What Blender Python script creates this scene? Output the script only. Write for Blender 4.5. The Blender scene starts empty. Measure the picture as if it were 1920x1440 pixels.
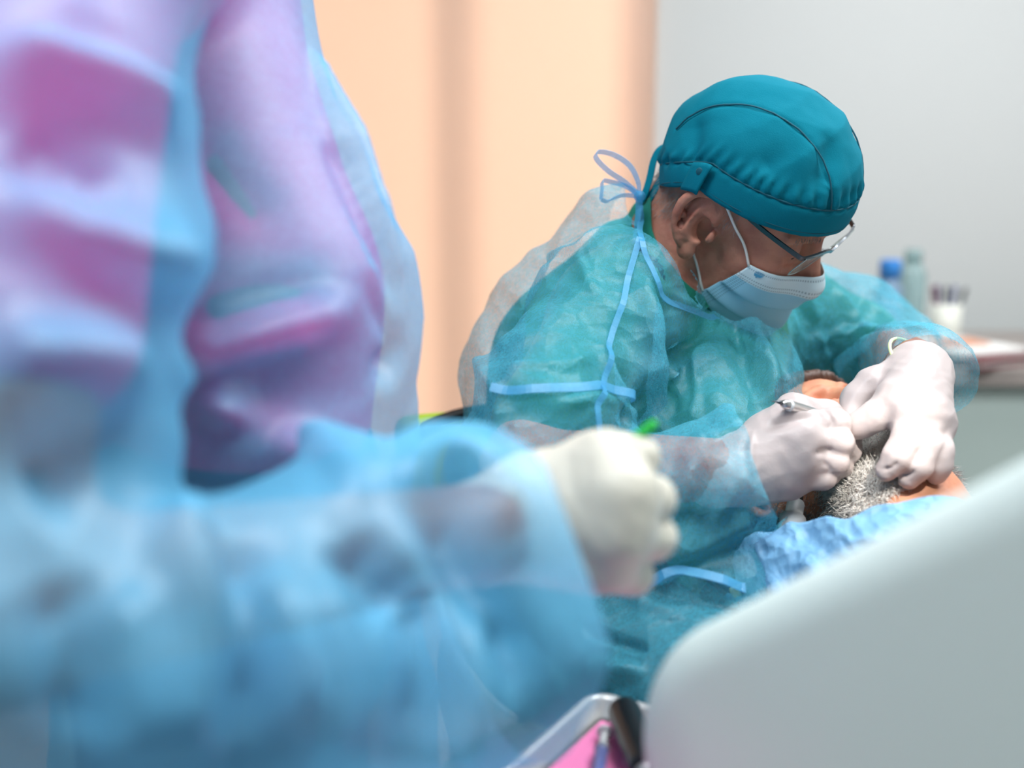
import bpy, bmesh, math, random
import numpy as np
from mathutils import Vector, Matrix

random.seed(7)
rng = np.random.default_rng(11)
scene = bpy.context.scene
COL = scene.collection

# ------------------------------------------------------------------ camera
FPX = 2000.0
PITCH = math.atan(370.0 / FPX)
CAM = np.array([0.0, 0.0, 1.25])
CX = np.array([1.0, 0.0, 0.0])
CU = np.array([0.0, math.sin(PITCH), math.cos(PITCH)])
CF = np.array([0.0, math.cos(PITCH), -math.sin(PITCH)])
cam_d = bpy.data.cameras.new('camera')
cam = bpy.data.objects.new('camera', cam_d)
COL.objects.link(cam)
cam.location = CAM
cam.rotation_euler = (math.pi / 2 - PITCH, 0, 0)
cam_d.sensor_width = 36.0
cam_d.lens = 36.0 * FPX / 1920.0
cam_d.clip_start = 0.02
cam_d.dof.use_dof = True
cam_d.dof.focus_distance = 1.045
cam_d.dof.aperture_fstop = 1.9
scene.camera = cam

# ------------------------------------------------------------------ light
world = bpy.data.worlds.new('world')
scene.world = world
world.use_nodes = True
bg = world.node_tree.nodes['Background']
bg.inputs[0].default_value = (0.86, 0.93, 1.0, 1)
bg.inputs[1].default_value = 0.17
sun_d = bpy.data.lights.new('sun', 'SUN')
sun_d.energy = 8.6
sun_d.angle = math.radians(38.0)
sun_d.color = (1.0, 0.93, 0.86)
sun = bpy.data.objects.new('sun', sun_d)
COL.objects.link(sun)
sun.location = (-1, 6, 5)
sun.rotation_euler = (math.radians(-62), 0, math.radians(6))   # shines through the window towards the room


def area(name, loc, rot, sx, sy, power, color):
    d = bpy.data.lights.new(name, 'AREA')
    d.shape = 'RECTANGLE'
    d.size, d.size_y = sx, sy
    d.energy = power
    d.color = color
    o = bpy.data.objects.new(name, d)
    COL.objects.link(o)
    o.location = loc
    o.rotation_euler = rot
    return o


area('ceiling_panel_light', (1.05, 0.85, 2.655), (0, 0, 0), 1.15, 0.55, 36, (0.93, 0.97, 1.0))
area('ceiling_panel_light', (1.3, 2.0, 2.655), (0, 0, 0), 1.15, 0.55, 24, (0.95, 0.97, 1.0))  # added panel with no known source, brightens the back wall
area('ceiling_panel_light', (-0.45, 0.05, 2.655), (0, 0, 0), 1.15, 0.55, 36, (0.93, 0.97, 1.0))
scene.view_settings.view_transform = 'Standard'
scene.view_settings.look = 'None'
scene.view_settings.exposure = 0.0
scene.view_settings.gamma = 1.0
scene.view_settings.use_curve_mapping = False
scene.cycles.max_bounces = 8
scene.cycles.diffuse_bounces = 3
scene.cycles.glossy_bounces = 3
scene.cycles.transmission_bounces = 4


# ------------------------------------------------------------------ helpers
def W(px, py, d):
    """photo-frame pixel and depth along the view axis to a point of the room"""
    return CAM + CX * ((px - 960) / FPX * d) + CU * ((720 - py) / FPX * d) + CF * d


def CV(x, y, z):
    v = CX * x + CU * y + CF * z
    return v / np.linalg.norm(v)


def HZ(px, py, z):
    """the point at height z seen at a pixel"""
    r = CX * ((px - 960) / FPX) + CU * ((720 - py) / FPX) + CF
    return CAM + r * ((z - CAM[2]) / r[2])


def proj(P):
    q = np.asarray(P) - CAM
    d = q @ CF
    return 960 + FPX * (q @ CX) / d, 720 - FPX * (q @ CU) / d, d


def nrm(v):
    v = np.asarray(v, float)
    return v / (np.linalg.norm(v) + 1e-12)


def lin(c):
    return tuple(((x / 255.0) / 12.92 if x / 255.0 <= 0.04045 else ((x / 255.0 + 0.055) / 1.055) ** 2.4) for x in c)


# ---- signed distance modelling
class S:
    def __init__(self, fn, lo, hi):
        self.f, self.lo, self.hi = fn, np.asarray(lo, float), np.asarray(hi, float)

    def __call__(self, P):
        return self.f(P)


def rc(a, b, r1, r2=None):
    a, b = np.asarray(a, float), np.asarray(b, float)
    r2 = r1 if r2 is None else r2
    ba = b - a
    l2 = float(ba @ ba) + 1e-12
    rr = r1 - r2
    a2 = max(l2 - rr * rr, 1e-9)
    il2 = 1.0 / l2

    def f(P):
        pa = P - a
        y = pa @ ba
        z = y - l2
        t = pa * l2 - np.outer(y, ba)
        x2 = np.einsum('ij,ij->i', t, t)
        y2 = y * y * l2
        z2 = z * z * l2
        k = np.sign(rr) * rr * rr * x2
        c1 = np.sign(z) * a2 * z2 > k
        c2 = np.sign(y) * a2 * y2 < k
        r = (np.sqrt(np.maximum(x2 * a2 * il2, 0)) + y * rr) * il2 - r1
        r = np.where(c2, np.sqrt(x2 + y2) * il2 - r1, r)
        return np.where(c1, np.sqrt(x2 + z2) * il2 - r2, r)
    return S(f, np.minimum(a - r1, b - r2), np.maximum(a + r1, b + r2))


def ell(c, r, ax=None):
    c, r = np.asarray(c, float), np.asarray(r, float)
    R = np.eye(3) if ax is None else np.array([nrm(v) for v in ax])
    ext = np.sqrt(((R * r[:, None]) ** 2).sum(0))

    def f(P):
        q = (P - c) @ R.T
        k0 = np.linalg.norm(q / r, axis=1)
        k1 = np.linalg.norm(q / (r * r), axis=1)
        return np.where(k1 < 1e-9, -r.min(), k0 * (k0 - 1.0) / (k1 + 1e-9))
    return S(f, c - ext, c + ext)


def rbox(c, h, ax=None, r=0.01):
    c, h = np.asarray(c, float), np.asarray(h, float)
    R = np.eye(3) if ax is None else np.array([nrm(v) for v in ax])
    ext = np.abs(R * h[:, None]).sum(0)

    def f(P):
        q = np.abs((P - c) @ R.T) - (h - r)
        return np.linalg.norm(np.maximum(q, 0), axis=1) + np.minimum(q.max(1), 0) - r
    return S(f, c - ext, c + ext)


def chain(pts, rad):
    return [rc(pts[i], pts[i + 1], rad[i], rad[i + 1]) for i in range(len(pts) - 1)]


def U(parts, k=0.01):
    LO, HI = np.array([s.lo for s in parts]), np.array([s.hi for s in parts])

    def f(P):
        use = parts
        if len(parts) > 2 and len(P) > 64:      # leave out parts too far from this cluster of points to matter
            pl, ph = P.min(0), P.max(0)
            gap = np.linalg.norm(np.maximum(np.maximum(LO - ph, pl - HI), 0), axis=1)
            near = np.linalg.norm((LO + HI) / 2 - (pl + ph) / 2, axis=1) - np.linalg.norm(HI - LO, axis=1) * 0.3
            top = float(parts[int(np.argmin(near + 5 * gap))](P).max())
            use = [s for s, v in zip(parts, gap) if v * 0.8 < max(top, 0) + k + 0.001]
        d = use[0](P)
        for s in use[1:]:
            e = s(P)
            if k > 0:
                h = np.maximum(k - np.abs(d - e), 0) / k
                d = np.minimum(d, e) - h * h * k * 0.25
            else:
                d = np.minimum(d, e)
        return d
    return S(f, np.min([s.lo for s in parts], 0), np.max([s.hi for s in parts], 0))


def SUB(a, b, k=0.004):
    def f(P):
        d, e = a(P), -b(P)
        h = np.maximum(k - np.abs(d - e), 0) / k
        return np.maximum(d, e) + h * h * k * 0.25
    return S(f, a.lo, a.hi)


def OFF(a, t):
    return S(lambda P: a(P) - t, a.lo - t, a.hi + t)


def CUTFN(a, g, k=0.004):
    """keep a where g(P) < 0"""
    def f(P):
        d, e = a(P), g(P)
        h = np.maximum(k - np.abs(d - e), 0) / k
        return np.maximum(d, e) + h * h * k * 0.25
    return S(f, a.lo, a.hi)


def ev(s, P, cell=0.05):
    """evaluate in spatial clusters"""
    if len(P) < 3000:
        return s(P)
    g = np.floor((P - P.min(0)) / cell).astype(np.int64)
    n = g.max(0) + 1
    key = (g[:, 0] * n[1] + g[:, 1]) * n[2] + g[:, 2]
    order = np.argsort(key, kind='stable')
    cuts = np.flatnonzero(np.diff(key[order])) + 1
    out = np.empty(len(P))
    for idx in np.split(order, cuts):
        out[idx] = s(P[idx])
    return out


def polygonize(s, h, refine=1):
    B = 8
    lo = s.lo - 3 * h
    nb = np.maximum(np.ceil((s.hi + 3 * h - lo) / (h * B)).astype(int), 1)
    g = np.stack(np.meshgrid(*[np.arange(n) for n in nb], indexing='ij'), -1).reshape(-1, 3)
    cen = lo + (g * B + (B - 1) / 2) * h
    fc = ev(s, cen, h * B * 6)
    rad = math.sqrt(3) * B * h * 0.5
    act = np.abs(fc) < rad * 1.6 + 0.002
    n = nb * B
    D = np.repeat(np.repeat(np.repeat(np.where(fc > 0, 1.0, -1.0).astype(np.float32).reshape(nb), B, 0), B, 1), B, 2)
    loc = np.stack(np.meshgrid(*[np.arange(B)] * 3, indexing='ij'), -1).reshape(-1, 3)
    ga = g[act]
    key = ((ga[:, 0] // 3) * 4096 + ga[:, 1] // 3) * 4096 + ga[:, 2] // 3
    order = np.argsort(key, kind='stable')
    for idx in np.split(order, np.flatnonzero(np.diff(key[order])) + 1):
        if len(idx) == 0:
            continue
        I = (ga[idx][:, None, :] * B + loc[None]).reshape(-1, 3)
        v = s(lo + I * h).astype(np.float32)
        D[I[:, 0], I[:, 1], I[:, 2]] = v
    neg = D < 0
    cnt = np.zeros(n - 1, np.int8)
    for dx in (0, 1):
        for dy in (0, 1):
            for dz in (0, 1):
                cnt += neg[dx:n[0] - 1 + dx, dy:n[1] - 1 + dy, dz:n[2] - 1 + dz]
    C = np.argwhere((cnt > 0) & (cnt < 8))
    cid = np.full(n - 1, -1, np.int32)
    cid[C[:, 0], C[:, 1], C[:, 2]] = np.arange(len(C))
    acc = np.zeros((len(C), 3))
    num = np.zeros(len(C))
    cor = [(x, y, z) for x in (0, 1) for y in (0, 1) for z in (0, 1)]
    for a in cor:
        for ax in range(3):
            if a[ax] == 0:
                b = list(a)
                b[ax] = 1
                va = D[C[:, 0] + a[0], C[:, 1] + a[1], C[:, 2] + a[2]]
                vb = D[C[:, 0] + b[0], C[:, 1] + b[1], C[:, 2] + b[2]]
                m = (va < 0) != (vb < 0)
                t = va[m] / (va[m] - vb[m] + 1e-12)
                p = np.tile(np.array(a, float), (m.sum(), 1))
                p[:, ax] += t
                acc[m] += p
                num[m] += 1
    V = lo + (C + acc / num[:, None]) * h
    faces = []
    for ax in range(3):
        o1, o2 = (ax + 1) % 3, (ax + 2) % 3
        sl0 = [slice(1, n[i] - 1) for i in range(3)]
        sl0[ax] = slice(0, n[ax] - 1)
        sl1 = list(sl0)
        sl1[ax] = slice(1, n[ax])
        A, Bb = neg[tuple(sl0)], neg[tuple(sl1)]
        E = np.argwhere(A != Bb)
        flip = A[E[:, 0], E[:, 1], E[:, 2]]
        off = np.array([1, 1, 1])
        off[ax] = 0
        E = E + off

        def cell(d1, d2):
            q = E.copy()
            q[:, o1] += d1
            q[:, o2] += d2
            return cid[q[:, 0], q[:, 1], q[:, 2]]
        q = np.stack([cell(-1, -1), cell(0, -1), cell(0, 0), cell(-1, 0)], 1)
        q[~flip] = q[~flip][:, ::-1]
        faces.append(q)
    Fq = np.concatenate(faces)
    Fq = Fq[(Fq >= 0).all(1)]
    N = vnormals(V, Fq)
    for _ in range(refine):
        V = V - np.clip(ev(s, V, h * 24), -h, h)[:, None] * N
        N = vnormals(V, Fq)
    return V, Fq, N


def vnormals(V, F):
    a, b, c, d = (V[F[:, i]] for i in range(4))
    n = np.cross(c - a, d - b)
    N = np.zeros_like(V)
    for i in range(4):
        for k in range(3):
            N[:, k] += np.bincount(F[:, i], n[:, k], len(V))
    return N / (np.linalg.norm(N, axis=1)[:, None] + 1e-12)


def grad(s, V, e=0.0012, cell=0.05):
    T = np.array([(1, -1, -1), (-1, -1, 1), (-1, 1, -1), (1, 1, 1)], float)
    G = sum(ev(s, V + t * e, cell)[:, None] * t for t in T)
    return G / (np.linalg.norm(G, axis=1)[:, None] + 1e-12)


_lat = rng.random((64, 64, 64)).astype(np.float32)


def vnoise(P, scale=1.0, seed=0):
    q = np.asarray(P) / scale + seed * 17.31 + 200.0
    i = np.floor(q).astype(int)
    f = q - i
    f = f * f * f * (f * (f * 6 - 15) + 10)
    out = 0
    for dx in (0, 1):
        for dy in (0, 1):
            for dz in (0, 1):
                w = (f[:, 0] if dx else 1 - f[:, 0]) * (f[:, 1] if dy else 1 - f[:, 1]) * (f[:, 2] if dz else 1 - f[:, 2])
                out = out + w * _lat[(i[:, 0] + dx) & 63, (i[:, 1] + dy) & 63, (i[:, 2] + dz) & 63]
    return out


def creases(P, n, lam, seed, sharp=0.7):
    """crumpled sheet: sums of straight folds in random directions, each faded in and out"""
    r = np.random.default_rng(seed)
    d = np.zeros(len(P))
    for i in range(n):
        u = nrm(r.normal(size=3))
        l = lam * (0.6 + 0.9 * r.random())
        ph = (P @ u) / l + 1.3 * vnoise(P, lam * 2.2, seed + i) + r.random()
        t = np.abs((ph % 1.0) * 2 - 1)
        t = t ** (1.0 + sharp)
        m = np.clip(vnoise(P, lam * 1.7, seed + 31 + i) * 2.4 - 0.75, 0, 1)
        d += (t - 0.4) * m
    return d / math.sqrt(n)


def seg_dist(P, pts):
    best = np.full(len(P), 1e9)
    par = np.zeros(len(P))
    L = 0.0
    tot = sum(np.linalg.norm(np.array(pts[i + 1]) - np.array(pts[i])) for i in range(len(pts) - 1)) + 1e-9
    for i in range(len(pts) - 1):
        a, b = np.asarray(pts[i]), np.asarray(pts[i + 1])
        ba = b - a
        l = np.linalg.norm(ba) + 1e-12
        t = np.clip(((P - a) @ ba) / l ** 2, 0, 1)
        d = np.linalg.norm(P - a - t[:, None] * ba, axis=1)
        m = d < best
        best = np.where(m, d, best)
        par = np.where(m, (L + t * l) / tot, par)
        L += l
    return best, par


def fold(P, pts, w, h):
    d, t = seg_dist(P, pts)
    e = np.clip(np.minimum(t, 1 - t) * 5, 0, 1)
    return 1.4 * h * np.exp(-(d / w) ** 2) * (0.25 + 0.75 * e)


def on(s, px, py, d0=0.3, d1=2.2):
    """first point of a surface under a pixel (used to lay seams and folds on cloth)"""
    lo = d0
    for _ in range(160):
        p = W(px, py, lo)
        v = float(s(p[None])[0])
        if v < 0.0004:
            return p
        lo += max(v * 0.8, 0.0006)
        if lo > d1:
            break
    return W(px, py, 1.1)


def cat(pts, n=8):
    """Catmull-Rom through points"""
    p = [np.asarray(q, float) for q in pts]
    p = [2 * p[0] - p[1]] + p + [2 * p[-1] - p[-2]]
    out = []
    for i in range(1, len(p) - 2):
        for j in range(n):
            t = j / n
            out.append(0.5 * ((2 * p[i]) + (p[i + 1] - p[i - 1]) * t + (2 * p[i - 1] - 5 * p[i] + 4 * p[i + 1] - p[i + 2]) * t * t
                              + (3 * p[i] - p[i - 1] - 3 * p[i + 1] + p[i + 2]) * t ** 3))
    out.append(p[-2])
    return out


# ---- object helpers
def mkmesh(name, V, F, smooth=True):
    me = bpy.data.meshes.new(name)
    if isinstance(F, np.ndarray):
        used = np.unique(F)
        mp = np.full(len(V), -1, np.int64)
        mp[used] = np.arange(len(used))
        V, F = np.asarray(V)[used], mp[F]
        nf, k = F.shape
        me.vertices.add(len(V))
        me.vertices.foreach_set('co', np.asarray(V, np.float32).ravel())
        me.loops.add(nf * k)
        me.loops.foreach_set('vertex_index', F.astype(np.int32).ravel())
        me.polygons.add(nf)
        me.polygons.foreach_set('loop_start', np.arange(0, nf * k, k, dtype=np.int32))
        me.update(calc_edges=True)
        me.validate()
    else:
        me.from_pydata([tuple(v) for v in V], [], F)
        me.update()
    if smooth:
        me.polygons.foreach_set('use_smooth', np.ones(len(me.polygons), bool))
    return me


def obj(name, V, F, mat, parent=None, smooth=True):
    me = V if isinstance(V, bpy.types.Mesh) else mkmesh(name, V, F, smooth)
    o = bpy.data.objects.new(name, me)
    COL.objects.link(o)
    if mat is not None:
        me.materials.append(mat)
    if parent is not None:
        o.parent = parent
        root = parent
        M = np.eye(4)
        o.matrix_parent_inverse = parent_world(parent).inverted()
    return o


_pw = {}


def parent_world(p):
    m = Matrix.LocRotScale(p.location, p.rotation_euler, p.scale)
    if p.parent is not None:
        return parent_world(p.parent) @ p.matrix_parent_inverse @ m
    return m


def thing(name, label, cat_, loc=(0, 0, 0), group=None):
    o = bpy.data.objects.new(name, None)
    o.empty_display_size = 0.05
    COL.objects.link(o)
    o.location = loc
    return tag(o, label, cat_, group)


def tag(o, label, cat_, group=None):
    o['label'] = label
    o['category'] = cat_
    if group:
        o['group'] = group
    return o


def structure(o):
    o['kind'] = 'structure'
    return o


def sculpt(name, s, h, mat, parent, disp=None, cuts=(), refine=1, above=None):
    """cuts: functions g, cloth is removed where g > 0 and its edge is drawn onto g = 0"""
    V, F, N = polygonize(s, h, refine)
    V0 = V
    if disp is not None:
        V = V + N * disp(V, N)[:, None]
    if above is not None:
        inner, gap = above
        dI = ev(inner, V)
        V = V + N * np.clip(gap - dI, 0, 0.03)[:, None]
    for g in cuts:
        gv = g(V0)
        F = F[(gv < 0)[F].any(1)]
        mv = np.zeros(len(V), bool)
        mv[F[(gv > 0)[F].any(1)].ravel()] = True
        mv &= gv > 0
        i = np.where(mv)[0]
        if len(i):
            e = 0.001
            G = np.stack([g(V0[i] + np.eye(3)[a] * e) - g(V0[i] - np.eye(3)[a] * e) for a in range(3)], 1) / (2 * e)
            V[i] -= G * np.clip(gv[i] / (np.einsum('ij,ij->i', G, G) + 1e-6), 0, 2.5 * h)[:, None]
    return obj(name, V, F, mat, parent)


def box(name, lo, hi, mat, parent=None, bevel=0.0):
    bm = bmesh.new()
    bmesh.ops.create_cube(bm, size=1)
    lo, hi = np.array(lo, float), np.array(hi, float)
    c, sz = (lo + hi) / 2, hi - lo
    for v in bm.verts:
        v.co = Vector((v.co.x * sz[0] + c[0], v.co.y * sz[1] + c[1], v.co.z * sz[2] + c[2]))
    if bevel:
        bmesh.ops.bevel(bm, geom=bm.edges[:], offset=bevel, segments=3, affect='EDGES', profile=0.5)
    me = bpy.data.meshes.new(name)
    bm.to_mesh(me)
    bm.free()
    return obj(name, me, None, mat, parent)


def frame_of(axis):
    a = nrm(axis)
    h = np.array([0, 0, 1.0]) if abs(a[2]) < 0.9 else np.array([1.0, 0, 0])
    x = nrm(np.cross(h, a))
    return x, np.cross(a, x), a


def lathe(name, base, axis, prof, mat, parent=None, n=28):
    """prof: list of (radius, distance along the axis)"""
    x, y, a = frame_of(axis)
    base = np.asarray(base, float)
    V, F = [], []
    for r, t in prof:
        for i in range(n):
            an = 2 * math.pi * i / n
            V.append(base + a * t + (x * math.cos(an) + y * math.sin(an)) * r)
    for j in range(len(prof) - 1):
        for i in range(n):
            F.append((j * n + i, j * n + (i + 1) % n, (j + 1) * n + (i + 1) % n, (j + 1) * n + i))
    F.append(tuple(range(n - 1, -1, -1)))
    F.append(tuple((len(prof) - 1) * n + i for i in range(n)))
    return obj(name, V, F, mat, parent)


def tube(name, pts, r, mat, parent=None, n=8, closed_ends=True):
    pts = [np.asarray(p, float) for p in pts]
    R = r if hasattr(r, '__len__') else [r] * len(pts)
    V, F = [], []
    x = None
    for i, p in enumerate(pts):
        t = nrm(pts[min(i + 1, len(pts) - 1)] - pts[max(i - 1, 0)])
        if x is None:
            x = frame_of(t)[0]
        x = nrm(x - t * (x @ t))
        y = np.cross(t, x)
        for j in range(n):
            an = 2 * math.pi * j / n
            V.append(p + (x * math.cos(an) + y * math.sin(an)) * R[i])
    for i in range(len(pts) - 1):
        for j in range(n):
            F.append((i * n + j, i * n + (j + 1) % n, (i + 1) * n + (j + 1) % n, (i + 1) * n + j))
    F.append(tuple(range(n - 1, -1, -1)))
    F.append(tuple((len(pts) - 1) * n + j for j in range(n)))
    return obj(name, V, F, mat, parent)


def ribbon(name, pts, width, side, mat, parent=None, th=0.0006):
    """a flat tape; side = direction(s) of its width"""
    pts = [np.asarray(p, float) for p in pts]
    V, F = [], []
    n = len(pts)
    for i, p in enumerate(pts):
        t = nrm(pts[min(i + 1, n - 1)] - pts[max(i - 1, 0)])
        s_ = side[i] if isinstance(side, list) else np.asarray(side, float)
        s_ = nrm(s_ - t * (s_ @ t))
        nn = np.cross(t, s_)
        for a, b in ((-1, -1), (1, -1), (1, 1), (-1, 1)):
            V.append(p + s_ * a * width / 2 + nn * b * th / 2)
    for i in range(n - 1):
        for j in range(4):
            F.append((i * 4 + j, i * 4 + (j + 1) % 4, (i + 1) * 4 + (j + 1) % 4, (i + 1) * 4 + j))
    F += [(3, 2, 1, 0), tuple((n - 1) * 4 + j for j in range(4))]
    return obj(name, V, F, mat, parent, False)


def grid(name, rows, mat, parent=None, th=0.0):
    """rows: array (m, n, 3)"""
    A = np.asarray(rows)
    m, n = A.shape[:2]
    idx = np.arange(m * n).reshape(m, n)
    F = np.stack([idx[:-1, :-1], idx[:-1, 1:], idx[1:, 1:], idx[1:, :-1]], -1).reshape(-1, 4)
    o = obj(name, A.reshape(-1, 3), F, mat, parent)
    if th:
        md = o.modifiers.new('thickness', 'SOLIDIFY')
        md.thickness = th
        md.offset = 0
    return o


# ------------------------------------------------------------------ materials
def mat(name, rgb, rough=0.5, metal=0.0, spec=0.5, sheen=0.0, bump=None, var=None, sub=None, coat=0.0):
    m = bpy.data.materials.new(name)
    m.use_nodes = True
    nt = m.node_tree
    b = nt.nodes['Principled BSDF']
    c = lin(rgb)
    b.inputs['Base Color'].default_value = (*c, 1)
    b.inputs['Roughness'].default_value = rough
    b.inputs['Metallic'].default_value = metal
    b.inputs['Specular IOR Level'].default_value = spec
    b.inputs['Coat Weight'].default_value = coat
    if sheen:
        b.inputs['Sheen Weight'].default_value = sheen
    if sub:
        b.inputs['Subsurface Weight'].default_value = sub[0]
        b.inputs['Subsurface Radius'].default_value = sub[1]
        b.inputs['Subsurface Scale'].default_value = sub[2]
    co = nt.nodes.new('ShaderNodeTexCoord')
    if var:      # (scale, other colour, amount)
        n = nt.nodes.new('ShaderNodeTexNoise')
        n.inputs['Scale'].default_value = var[0]
        n.inputs['Detail'].default_value = 5
        nt.links.new(co.outputs['Object'], n.inputs['Vector'])
        r = nt.nodes.new('ShaderNodeMapRange')
        r.inputs[1].default_value, r.inputs[2].default_value = 0.42, 0.68
        r.inputs[3].default_value, r.inputs[4].default_value = 0.0, var[2]
        nt.links.new(n.outputs['Fac'], r.inputs[0])
        mx = nt.nodes.new('ShaderNodeMix')
        mx.data_type = 'RGBA'
        mx.inputs[6].default_value = (*c, 1)
        mx.inputs[7].default_value = (*lin(var[1]), 1)
        nt.links.new(r.outputs[0], mx.inputs[0])
        nt.links.new(mx.outputs[2], b.inputs['Base Color'])
    if bump:     # (scale, strength, distance)
        n = nt.nodes.new('ShaderNodeTexNoise')
        n.inputs['Scale'].default_value = bump[0]
        n.inputs['Detail'].default_value = 4
        nt.links.new(co.outputs['Object'], n.inputs['Vector'])
        bp = nt.nodes.new('ShaderNodeBump')
        bp.inputs['Strength'].default_value = bump[1]
        bp.inputs['Distance'].default_value = bump[2]
        nt.links.new(n.outputs['Fac'], bp.inputs['Height'])
        nt.links.new(bp.outputs[0], b.inputs['Normal'])
    return m


def sheer(name, rgb, clear, transl=0.5, fibre=900.0, bump=0.25, tint=None, fvar=0.16, crumple=None):
    """thin non-woven sheet: part open weave, part light-scattering fibre"""
    m = bpy.data.materials.new(name)
    m.use_nodes = True
    nt = m.node_tree
    for n in list(nt.nodes):
        nt.nodes.remove(n)
    out = nt.nodes.new('ShaderNodeOutputMaterial')
    c = (*lin(rgb), 1)
    dif = nt.nodes.new('ShaderNodeBsdfDiffuse')
    dif.inputs[0].default_value = c
    tr = nt.nodes.new('ShaderNodeBsdfTranslucent')
    tr.inputs[0].default_value = c
    gl = nt.nodes.new('ShaderNodeBsdfGlossy')
    gl.inputs[0].default_value = (1, 1, 1, 1)
    gl.inputs['Roughness'].default_value = 0.42
    tp = nt.nodes.new('ShaderNodeBsdfTransparent')
    tp.inputs[0].default_value = (*lin(tint), 1) if tint else (1, 1, 1, 1)
    m1 = nt.nodes.new('ShaderNodeMixShader')
    m1.inputs[0].default_value = transl
    m2 = nt.nodes.new('ShaderNodeMixShader')
    m2.inputs[0].default_value = 0.05
    m3 = nt.nodes.new('ShaderNodeMixShader')
    nt.links.new(dif.outputs[0], m1.inputs[1])
    nt.links.new(tr.outputs[0], m1.inputs[2])
    nt.links.new(m1.outputs[0], m2.inputs[1])
    nt.links.new(gl.outputs[0], m2.inputs[2])
    nt.links.new(m2.outputs[0], m3.inputs[1])
    nt.links.new(tp.outputs[0], m3.inputs[2])
    nt.links.new(m3.outputs[0], out.inputs[0])
    co = nt.nodes.new('ShaderNodeTexCoord')
    mp = nt.nodes.new('ShaderNodeMapping')
    mp.inputs['Scale'].default_value = (1.0, 1.0, 0.35)
    mp.inputs['Rotation'].default_value = (0.2, 0.5, 0.3)
    nt.links.new(co.outputs['Object'], mp.inputs[0])
    n1 = nt.nodes.new('ShaderNodeTexNoise')
    n1.inputs['Scale'].default_value = fibre
    n1.inputs['Detail'].default_value = 3
    nt.links.new(mp.outputs[0], n1.inputs['Vector'])
    n2 = nt.nodes.new('ShaderNodeTexNoise')
    n2.inputs['Scale'].default_value = fibre * 0.22
    n2.inputs['Detail'].default_value = 4
    nt.links.new(co.outputs['Object'], n2.inputs['Vector'])
    ad = nt.nodes.new('ShaderNodeMath')
    ad.operation = 'ADD'
    nt.links.new(n1.outputs['Fac'], ad.inputs[0])
    nt.links.new(n2.outputs['Fac'], ad.inputs[1])
    r = nt.nodes.new('ShaderNodeMapRange')
    r.inputs[1].default_value, r.inputs[2].default_value = 0.6, 1.4
    r.inputs[3].default_value, r.inputs[4].default_value = clear - fvar, clear + fvar
    nt.links.new(ad.outputs[0], r.inputs[0])
    nt.links.new(r.outputs[0], m3.inputs[0])
    bp = nt.nodes.new('ShaderNodeBump')
    bp.inputs['Strength'].default_value = bump
    bp.inputs['Distance'].default_value = 0.0007
    nt.links.new(n1.outputs['Fac'], bp.inputs['Height'])
    if crumple:      # (cells per metre, depth in metres): straight creases pressed into the sheet when folded
        wn = nt.nodes.new('ShaderNodeTexNoise')
        wn.inputs['Scale'].default_value = crumple[0] * 0.8
        nt.links.new(co.outputs['Object'], wn.inputs['Vector'])
        wa = nt.nodes.new('ShaderNodeVectorMath')
        wa.operation = 'MULTIPLY_ADD'
        wa.inputs[1].default_value = (0.6 / crumple[0],) * 3
        nt.links.new(wn.outputs['Color'], wa.inputs[0])
        nt.links.new(co.outputs['Object'], wa.inputs[2])
        prev = bp
        for mul, dep in ((1.0, 1.0), (2.7, 0.4)):
            vo = nt.nodes.new('ShaderNodeTexVoronoi')
            vo.feature = 'F1'
            vo.inputs['Scale'].default_value = crumple[0] * mul
            nt.links.new(wa.outputs[0], vo.inputs['Vector'])
            bq = nt.nodes.new('ShaderNodeBump')
            bq.inputs['Strength'].default_value = 1.0
            bq.inputs['Distance'].default_value = crumple[1] * dep
            nt.links.new(vo.outputs['Distance'], bq.inputs['Height'])
            nt.links.new(prev.outputs[0], bq.inputs['Normal'])
            prev = bq
        bp = prev
    for n in (dif, gl):
        nt.links.new(bp.outputs[0], n.inputs['Normal'])
    return m


def clear_mat(name, rgb=(245, 250, 252), clear=0.85, rough=0.03):
    m = bpy.data.materials.new(name)
    m.use_nodes = True
    nt = m.node_tree
    b = nt.nodes['Principled BSDF']
    b.inputs['Base Color'].default_value = (*lin(rgb), 1)
    b.inputs['Roughness'].default_value = rough
    tp = nt.nodes.new('ShaderNodeBsdfTransparent')
    tp.inputs[0].default_value = (*lin(rgb), 1)
    mx = nt.nodes.new('ShaderNodeMixShader')
    mx.inputs[0].default_value = clear
    nt.links.new(b.outputs[0], mx.inputs[1])
    nt.links.new(tp.outputs[0], mx.inputs[2])
    nt.links.new(mx.outputs[0], nt.nodes['Material Output'].inputs[0])
    return m


M = {}
M['wall'] = mat('wall_paint', (214, 216, 214), 0.55, bump=(60, 0.05, 0.002))
M['floor'] = mat('floor_vinyl', (150, 152, 150), 0.4, var=(6, (140, 143, 142), 0.5))
M['ceiling'] = mat('ceiling_paint', (225, 226, 226), 0.8, bump=(80, 0.05, 0.002))
M['frame'] = mat('window_frame', (214, 210, 202), 0.4)
M['glass'] = clear_mat('window_glass', clear=0.93)
M['blind'] = sheer('blind_fabric', (252, 226, 208), 0.02, 0.62, 300, 0.1, fvar=0.02)
M['gown'] = sheer('gown_nonwoven', (92, 196, 222), 0.60, 0.26, fvar=0.08, crumple=(13, 0.014))
M['gown2'] = sheer('gown_nonwoven_assistant', (116, 202, 242), 0.45, 0.30, 500, fvar=0.05)
M['tape'] = sheer('gown_tape', (96, 190, 236), 0.55, 0.3, fvar=0.06)
M['drape'] = sheer('drape_nonwoven', (146, 202, 240), 0.06, 0.2, 700, 0.3, fvar=0.05, crumple=(38, 0.006))
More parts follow.
